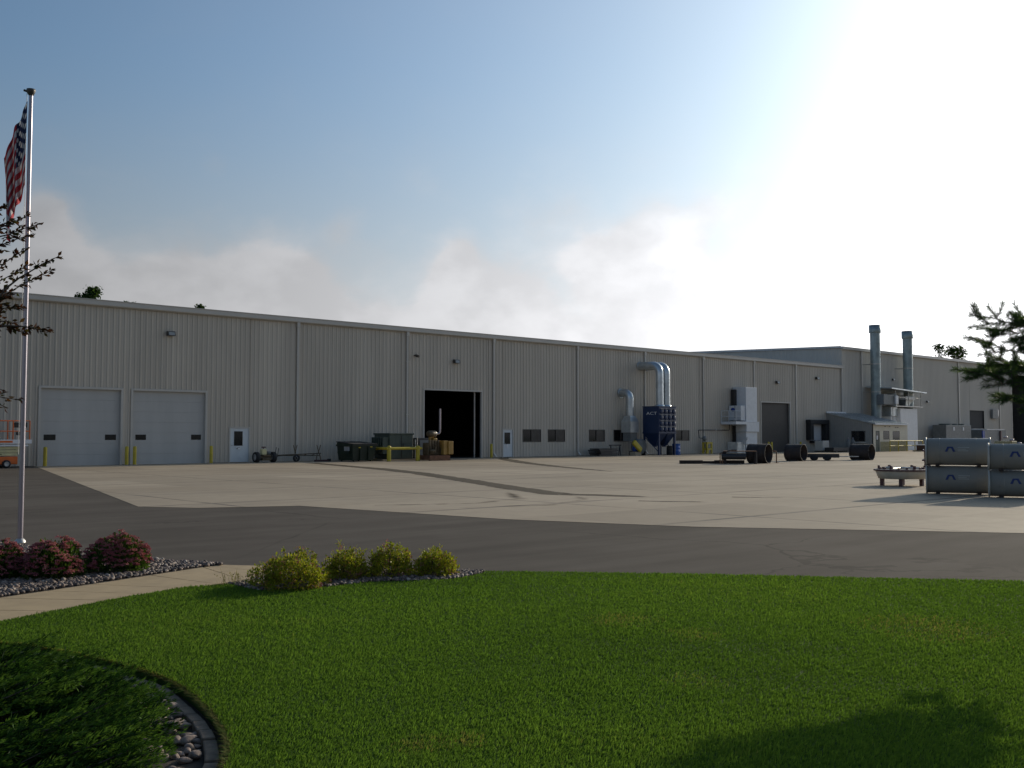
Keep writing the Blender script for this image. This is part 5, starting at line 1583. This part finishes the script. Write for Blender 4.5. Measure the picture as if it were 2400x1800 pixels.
def sedum(r_, f, wid, h, label, seed):
    x, y = to_xy(r_, f)
    t = thing('sedum_shrub', label, 'shrub', (x, y, .02), 0, 'pink flowering shrubs in the gravel bed')
    o3 = np.array([[x, y, .02]])
    p, d = dome_points(3600, wid / 2 * .93, h * .86, seed, .5, .55)
    v, fc = leaves(p + o3, .040, .55, along=d + rng.normal(0, .5, p.shape) + np.array([[0, 0, .4]]))
    npmesh('foliage', v, fc, M['lf_sedumg'], t, tint=np.repeat(np.clip(rng.normal(.4, .25, len(p)), 0, 1), 4))
    k = 330
    fp, fd = dome_points(k, wid / 2, h * .93, seed, .90, .55)
    fp = fp[fp[:, 2] > h * .16]; k = len(fp)
    m_ = 42
    a = rng.random((k, m_)) * 6.28; rr = np.sqrt(rng.random((k, m_))) * rng.uniform(.022, .042, (k, 1))
    q = np.stack([fp[:, :1] + rr * np.cos(a), fp[:, 1:2] + rr * np.sin(a), fp[:, 2:3] + .012 * (1 - (rr / .036) ** 2) + rng.uniform(-.004, .004, (k, m_))], -1).reshape(-1, 3)
    v, fc = leaves(q + o3, .0145, .95, normal=np.tile([[0, 0, 1.0]], (len(q), 1)) + rng.normal(0, .5, (len(q), 3)))
    ti = np.repeat(np.clip(rng.normal(.45, .2, k), 0, 1), m_) + rng.normal(0, .08, len(q))
    npmesh('flower_heads', v, fc, M['lf_sedumf'], t, tint=np.repeat(np.clip(ti, 0, 1), 4))
    b = MB()
    for i in range(0, k, 3):
        q_ = fp[i]; b.tube([(x + q_[0] * .25, y + q_[1] * .25, .02), (x + q_[0] * .8, y + q_[1] * .8, q_[2] * .7), (x + q_[0], y + q_[1], .02 + q_[2])], .004, 4, caps=False)
    b.build('stems', M['lf_sedumg'], t)


sedum(-5.12, 11.45, .76, .45, 'large round shrub with pink flower heads, just right of the flagpole foot', 1.4)
sedum(-4.60, 11.98, .76, .46, 'pink flowering shrub with uneven top, farthest right in the gravel bed', 4.4)
sedum(-5.70, 11.35, .64, .42, 'pink flowering shrub cut by the left frame edge', 2.2)

t = thing('weed_tuft', 'thin dry weeds at the sidewalk edge beside the leftmost yellow shrub', 'weeds', (*to_xy(-2.93, 10.88), .02))
n = 46
bx, by = to_xy(-2.93 + rng.normal(0, .10, n), 10.88 + rng.normal(0, .05, n))
base = np.stack([bx, by, np.full(n, .02)], 1)
d = unit(np.stack([rng.normal(0, .3, n), rng.normal(0, .3, n), np.ones(n)], 1))
v, fc = leaves(base, rng.uniform(.06, .17, n), .05, along=d, fold=.02)
npmesh('stalks', v, fc, M['lf_weed'], t, tint=np.repeat(rng.random(n), 4))
q = base + d * .11 + rng.normal(0, .012, (n, 3))
v, fc = leaves(q, .018, .6); npmesh('seed_heads', v, fc, M['lf_weed'], t, tint=np.repeat(rng.random(n), 4))


def juniper():
    t = thing('juniper_shrub', 'dark green spreading juniper filling the lower left bed', 'shrub', (*to_xy(-3.2, 6.0), -.035))
    K = 1500
    # sprays grow outward to the right and lie low, tips lifted
    f0 = rng.uniform(3.9, 7.22, K)
    lim = np.interp(f0, [3.9, 4.9, 5.4, 6.0, 6.4, 6.75, 7.0, 7.22], [-1.70, -1.74, -1.84, -2.08, -2.36, -2.76, -3.25, -3.85])
    r0 = lim + .02 - rng.random(K) ** 1.15 * 1.9
    hgt = .07 + .16 * np.clip((lim - r0) / .9, 0, 1) + .05 * np.sin(r0 * 4 + f0 * 3) + .05 * np.sin(f0 * 7 - r0 * 2)
    L = rng.uniform(.26, .56, K)
    ang = rng.normal(.10, .34, K)
    dr, df = np.cos(ang), np.sin(ang)
    rise = rng.uniform(.02, .40, K)
    S = 13
    u = np.linspace(0, 1, S)[None]
    rr = r0[:, None] - L[:, None] * .75 * dr[:, None] + u * L[:, None] * dr[:, None]
    ff = f0[:, None] - L[:, None] * .6 * df[:, None] + u * L[:, None] * df[:, None]
    zz = hgt[:, None] - .12 + L[:, None] * rise[:, None] * u ** 1.3 + rng.uniform(-.06, .05, K)[:, None]
    zz = np.maximum(zz, -.02)
    x, y = to_xy(rr, ff)
    pts = np.stack([x, y, zz], -1)
    tan = unit(np.gradient(pts, axis=1))
    m_ = 9          # needles/branchlets per node
    P = np.repeat(pts[:, :, None], m_, 2) + rng.normal(0, .006, (K, S, m_, 3))
    D = np.repeat(tan[:, :, None], m_, 2) * rng.uniform(.6, 1.3, (K, S, m_, 1)) + rng.normal(0, .42, (K, S, m_, 3)) * (1.1 - .5 * u[0][None, :, None, None]) + np.array([0, 0, .10])
    sz = (.060 * (1.1 - .55 * u))[:, :, None] * np.ones((1, 1, m_)) * np.ones((K, 1, 1))
    P, D, sz = P.reshape(-1, 3), D.reshape(-1, 3), sz.reshape(-1)
    v, fc = leaves(P, sz, .16, along=D, fold=.05)
    ti = np.clip(np.repeat(rng.normal(.40, .30, K), S * m_) + np.tile(np.repeat(u[0] * .55 - .22, m_), K) + rng.normal(0, .12, K * S * m_), 0, 1)  # sunlit tips put into the tint: paler outward, darker at the base
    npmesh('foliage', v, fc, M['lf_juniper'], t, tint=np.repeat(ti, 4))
    b = MB()
    for i in range(0, K, 6): b.tube([tuple(pts[i, 0] - np.array([.1 * SY_, -.1 * CY_, .04])), tuple(pts[i, 5]), tuple(pts[i, 10])], [.006, .004, .002], 4, caps=False)
    b.build('branches', M['bark'], t)


juniper()


# ------------------------------------------------------------------ trees
def branch(b, a, c, r0, r1, sag=.0, n=5):
    a, c = Vector(a), Vector(c)
    pts = []
    for i in range(n + 1):
        u = i / n
        p = a.lerp(c, u); p.z += sag * 4 * u * (1 - u)
        if 0 < i < n: p += Vector((rnd.uniform(-1, 1), rnd.uniform(-1, 1), rnd.uniform(-.6, .6))) * (c - a).length * .035
        pts.append(p)
    b.tube(pts, [r0 + (r1 - r0) * i / n for i in range(n + 1)], 7, caps=False)
    return pts


def W3(r_, f, zz): return Vector((*to_xy(r_, f), zz))


def crabapple():
    R0, F0 = -4.75, 6.75
    x, y = to_xy(R0, F0)
    t = thing('crabapple_tree', 'reddish leaved small tree with thin twigs reaching in at the left edge', 'tree', (x, y, -.02))
    b = MB()
    b.tube([W3(R0, F0, -.02), W3(R0 + .03, F0, .6), W3(R0 - .02, F0 + .03, 1.3), W3(R0, F0, 1.75)], [.075, .06, .052, .045], 10, caps=False)
    lp, ld = [], []
    def twig(p0, p1, dens=1.0, r0=.010, spread=.06):
        pts = branch(b, p0, p1, r0, .0025, .05, 6)
        L = (Vector(p1) - Vector(p0)).length
        for k in range(int(L * 105 * dens)):
            u = rnd.random() ** .8
            i = min(int(u * 6), 5); q = pts[i].lerp(pts[i + 1], u * 6 - i)
            d = (pts[i + 1] - pts[i]).normalized()
            lp.append(q + Vector((rnd.gauss(0, .4), rnd.gauss(0, .4), rnd.gauss(0, .4))) * spread * (1.2 - u)); ld.append(d * .9 + Vector((rnd.gauss(0, .5), rnd.gauss(0, .5), rnd.gauss(0, .6) - .1)))
    def limb(target, subs, dens=1.0):
        s = W3(R0, F0, rnd.uniform(1.35, 1.75))
        pts = branch(b, s, target, .028, .008, .10, 6)
        for p in subs:
            st = pts[rnd.choice((3, 4, 5))]
            twig(st, p, dens)
        twig(pts[4], pts[6], dens)
    # limbs that show in the picture
    limb(W3(-3.72, 7.45, 2.62), [W3(-3.36, 7.5, 2.93), W3(-3.42, 7.5, 2.82), W3(-3.62, 7.5, 2.98), W3(-3.60, 7.5, 2.86), W3(-3.75, 7.4, 2.95), W3(-3.68, 7.4, 2.7), W3(-3.8, 7.4, 2.78)], .8)
    limb(W3(-3.78, 7.4, 2.44), [W3(-3.41, 7.5, 2.37), W3(-3.58, 7.45, 2.36), W3(-3.6, 7.45, 2.55), W3(-3.62, 7.4, 2.64), W3(-3.66, 7.45, 2.42), W3(-3.7, 7.4, 2.56), W3(-3.75, 7.4, 2.3), W3(-3.72, 7.4, 2.50), W3(-3.85, 7.4, 2.42)], 1.35)
    limb(W3(-3.80, 7.42, 3.10), [W3(-3.52, 7.5, 3.17), W3(-3.55, 7.5, 3.10), W3(-3.60, 7.5, 3.24), W3(-3.68, 7.45, 3.18), W3(-3.72, 7.4, 3.28)], 1.0)
    limb(W3(-3.95, 7.4, 1.9), [W3(-3.60, 7.45, 1.86), W3(-3.66, 7.4, 1.80), W3(-3.7, 7.4, 1.93)], .7)
    # the rest of the crown
    for _ in range(26):
        a = rnd.uniform(0, 2 * PI); rr = rnd.uniform(.5, 1.15); zz = rnd.uniform(1.9, 3.7)
        tg = W3(R0 - .25 + rr * math.cos(a) * (.75 if math.cos(a) > 0 else 1), F0 + rr * math.sin(a) * .9, zz)
        limb(tg, [tg + Vector((rnd.gauss(0, .22), rnd.gauss(0, .22), rnd.gauss(.05, .18))) for _ in range(4)], 1.1)
    b.build('trunk', M['bark'], t)
    v, fc = leaves(np.array([p[:] for p in lp]), .042, .5, along=np.array([p[:] for p in ld]), fold=.15)
    npmesh('crown', v, fc, M['lf_crab'], t, tint=np.repeat(rng.random(len(lp)), 4))


crabapple()


def pine():
    R0, F0 = 6.65, 9.25
    x, y = to_xy(R0, F0)
    t = thing('pine_tree', 'dark needled pine reaching in at the right edge with drooping twig tips', 'tree', (x, y, .03))
    b = MB()
    b.tube([W3(R0, F0, 0), W3(R0, F0, 1.6), W3(R0 + .03, F0, 3.2), W3(R0, F0, 5.4)], [.14, .12, .08, .015], 12, caps=False)
    NP, ND = [], []
    def tuft(pts, dens=1.0):
        for i in range(len(pts) - 1):
            a, c = pts[i], pts[i + 1]; L = (c - a).length; d = (c - a).normalized()
            for k in range(int(L * 1250 * dens)):
                q = a.lerp(c, rnd.random()); rv = Vector((rnd.gauss(0, 1), rnd.gauss(0, 1), rnd.gauss(0, 1)))
                NP.append(q); ND.append(d * 1.05 + (rv - d * rv.dot(d)).normalized() * rnd.uniform(.6, 1.25))
    def bough(tip, st, nt_=9, L=.30):
        pts = branch(b, st, tip, .011, .003, .06, 7)
        tuft(pts[4:], .9)
        dr = (tip - st).normalized(); sd = dr.cross(Vector((0, 0, 1))).normalized()
        for k in range(nt_):
            u = .34 + .64 * k / nt_
            i = min(int(u * 7), 6); p = pts[i].lerp(pts[i + 1], u * 7 - i)
            s_ = 1 if k % 2 else -1
            e = p + (dr * rnd.uniform(.5, .9) + sd * s_ * rnd.uniform(.3, .8) + Vector((0, 0, rnd.uniform(-.2, .38)))) * L * rnd.uniform(.7, 1.15) * (1.25 - .5 * u)
            q = branch(b, p, e, .005, .003, .02, 3); tuft(q)
            for _ in range(2):
                m_ = q[rnd.choice((1, 2))]; e2 = m_ + ((e - p).normalized() + Vector((rnd.gauss(0, .6), rnd.gauss(0, .6), rnd.gauss(.15, .4)))).normalized() * L * rnd.uniform(.35, .6)
                tuft(branch(b, m_, e2, .005, .003, 0, 2))
    def px(dx, dy, f): return W3((dx - 1106) / 2200 * f, f, 1.6 + (942 - dy) / 2200 * f)
    # boughs seen against sky and hall
    for r_, zz, f in ((4.05, 2.56, 9.0), (4.30, 2.50, 9.2), (4.42, 2.42, 9.0), (4.18, 2.32, 9.1), (4.0, 2.10, 9.0), (4.12, 2.03, 8.9), (4.22, 2.20, 9.3), (4.28, 1.94, 9.0), (4.45, 2.25, 9.4), (4.40, 2.60, 9.2), (4.52, 1.88, 8.8)):
        bough(W3(r_, f, zz), W3(R0, F0, zz + rnd.uniform(-.25, .05)), 11, .34)
    for r_, f, zz in ((5.45, 9.75, 2.05), (5.7, 10.0, 1.95), (5.95, 10.2, 2.1), (6.2, 10.35, 1.95), (5.5, 10.1, 2.2), (5.85, 10.5, 2.15), (6.4, 10.3, 2.1), (6.0, 9.9, 1.85), (5.6, 9.9, 1.88), (6.3, 10.1, 2.2)):  # out-of-view boughs added to cast the shadow on the lawn
        bough(W3(r_, f, zz), W3(R0, F0, zz), 11, .30)
    # the rest of the tree, whorl by whorl
    zz = 1.75
    while zz < 5.2:
        n = 8; rad = 2.6 * (1 - (zz - 1.2) / 4.4)
        for k in range(n):
            a = 2 * PI * k / n + zz * 2.1
            if zz < 2.7 and (math.cos(a) > .3 or (math.sin(a) > .2 and math.cos(a) > .1)): continue  # low boughs left out here to narrow the shadow on the lawn
            rr = rad * rnd.uniform(.8, 1.05) * (1 - .5 * max(0, math.sin(a))) * (1 - .5 * max(0, math.cos(a)))
            if math.cos(a) < -.45 and zz < 3.1: rr *= .82
            bough(W3(R0 + rr * math.cos(a), F0 + rr * math.sin(a), zz + rr * rnd.uniform(-.02, .16)), W3(R0, F0, zz), 9, .34)
        zz += .38
    b.build('trunk', M['bark'], t)
    P = np.array([p[:] for p in NP]); D = np.array([p[:] for p in ND])
    v, fc = leaves(P, .052, .050, along=D, fold=.02, jit=.3)
    npmesh('crown', v, fc, M['lf_pine'], t, tint=np.repeat(np.clip(rng.normal(.45, .22, len(P)), 0, 1), 4))


pine()


def far_tree(x, y, h, wid, label, seed, dens=1.0):
    t = thing('broadleaf_tree', label, 'tree', (x, y, 0), 0, 'distant trees showing over the roofs')
    r2 = random.Random(seed)
    b = MB(); b.tube([(x, y, 0), (x + .1, y, h * .4), (x, y + .1, h * .9)], [.3, .22, .05], 8, caps=False)
    lp = []
    for k in range(26):
        a = r2.uniform(0, 6.28); rr = r2.uniform(.1, .5) * wid; zz = h * r2.uniform(.45, .98)
        rr *= 1.1 - max(0, (zz / h - .6)) * 1.6
        c = Vector((x + rr * math.cos(a), y + rr * math.sin(a), zz))
        b.tube([(x, y, zz * .8), c], [.06, .02], 5, caps=False)
        lp.append(np.array(c[:])[None] + rng.normal(0, 1, (int(260 * dens), 3)) * np.array([[.10 * wid, .10 * wid, .022 * h]]))
    b.build('trunk', M['bark'], t)
    P = np.concatenate(lp)
    P[:, 2] = np.minimum(P[:, 2], h + rng.normal(-.1, .12, len(P)))
    v, fc = leaves(P, .30, .7); npmesh('crown', v, fc, M['lf_tree'], t, tint=np.repeat(np.clip(rng.normal(.4, .25, len(P)), 0, 1), 4))


def along(px, py, dist):
    """world point on a sight line (photograph pixels of the 2400 wide picture), dist metres ahead: only used to find how tall a tree behind a roof must be"""
    u, v = (px - 1200) / 2387, (1021 - py) / 2387
    x, y = to_xy(u * dist, dist)
    return x, y, 1.6 + v * dist


for px_, py_, dist, wd, lab, sd_, dn in ((199, 672, 118, 3.4, 'round green treetop over the left end of the long roof', 3, 1.2), (292, 702, 120, 3, 'barely visible treetop over the roof above the left overhead door', 5, .8),
                                         (463, 713, 125, 2.2, 'small dark treetop over the roof right of the first wall lamp', 8, .8), (2203, 803, 165, 4, 'sparse tree behind the far hall roof, right of the stacks', 12, .5), (2246, 806, 168, 4.4, 'second sparse tree behind the far hall roof, nearer the pine', 15, .5)):
    x, y, h = along(px_, py_, dist)
    far_tree(x, y, h, wd, lab, sd_, dn)
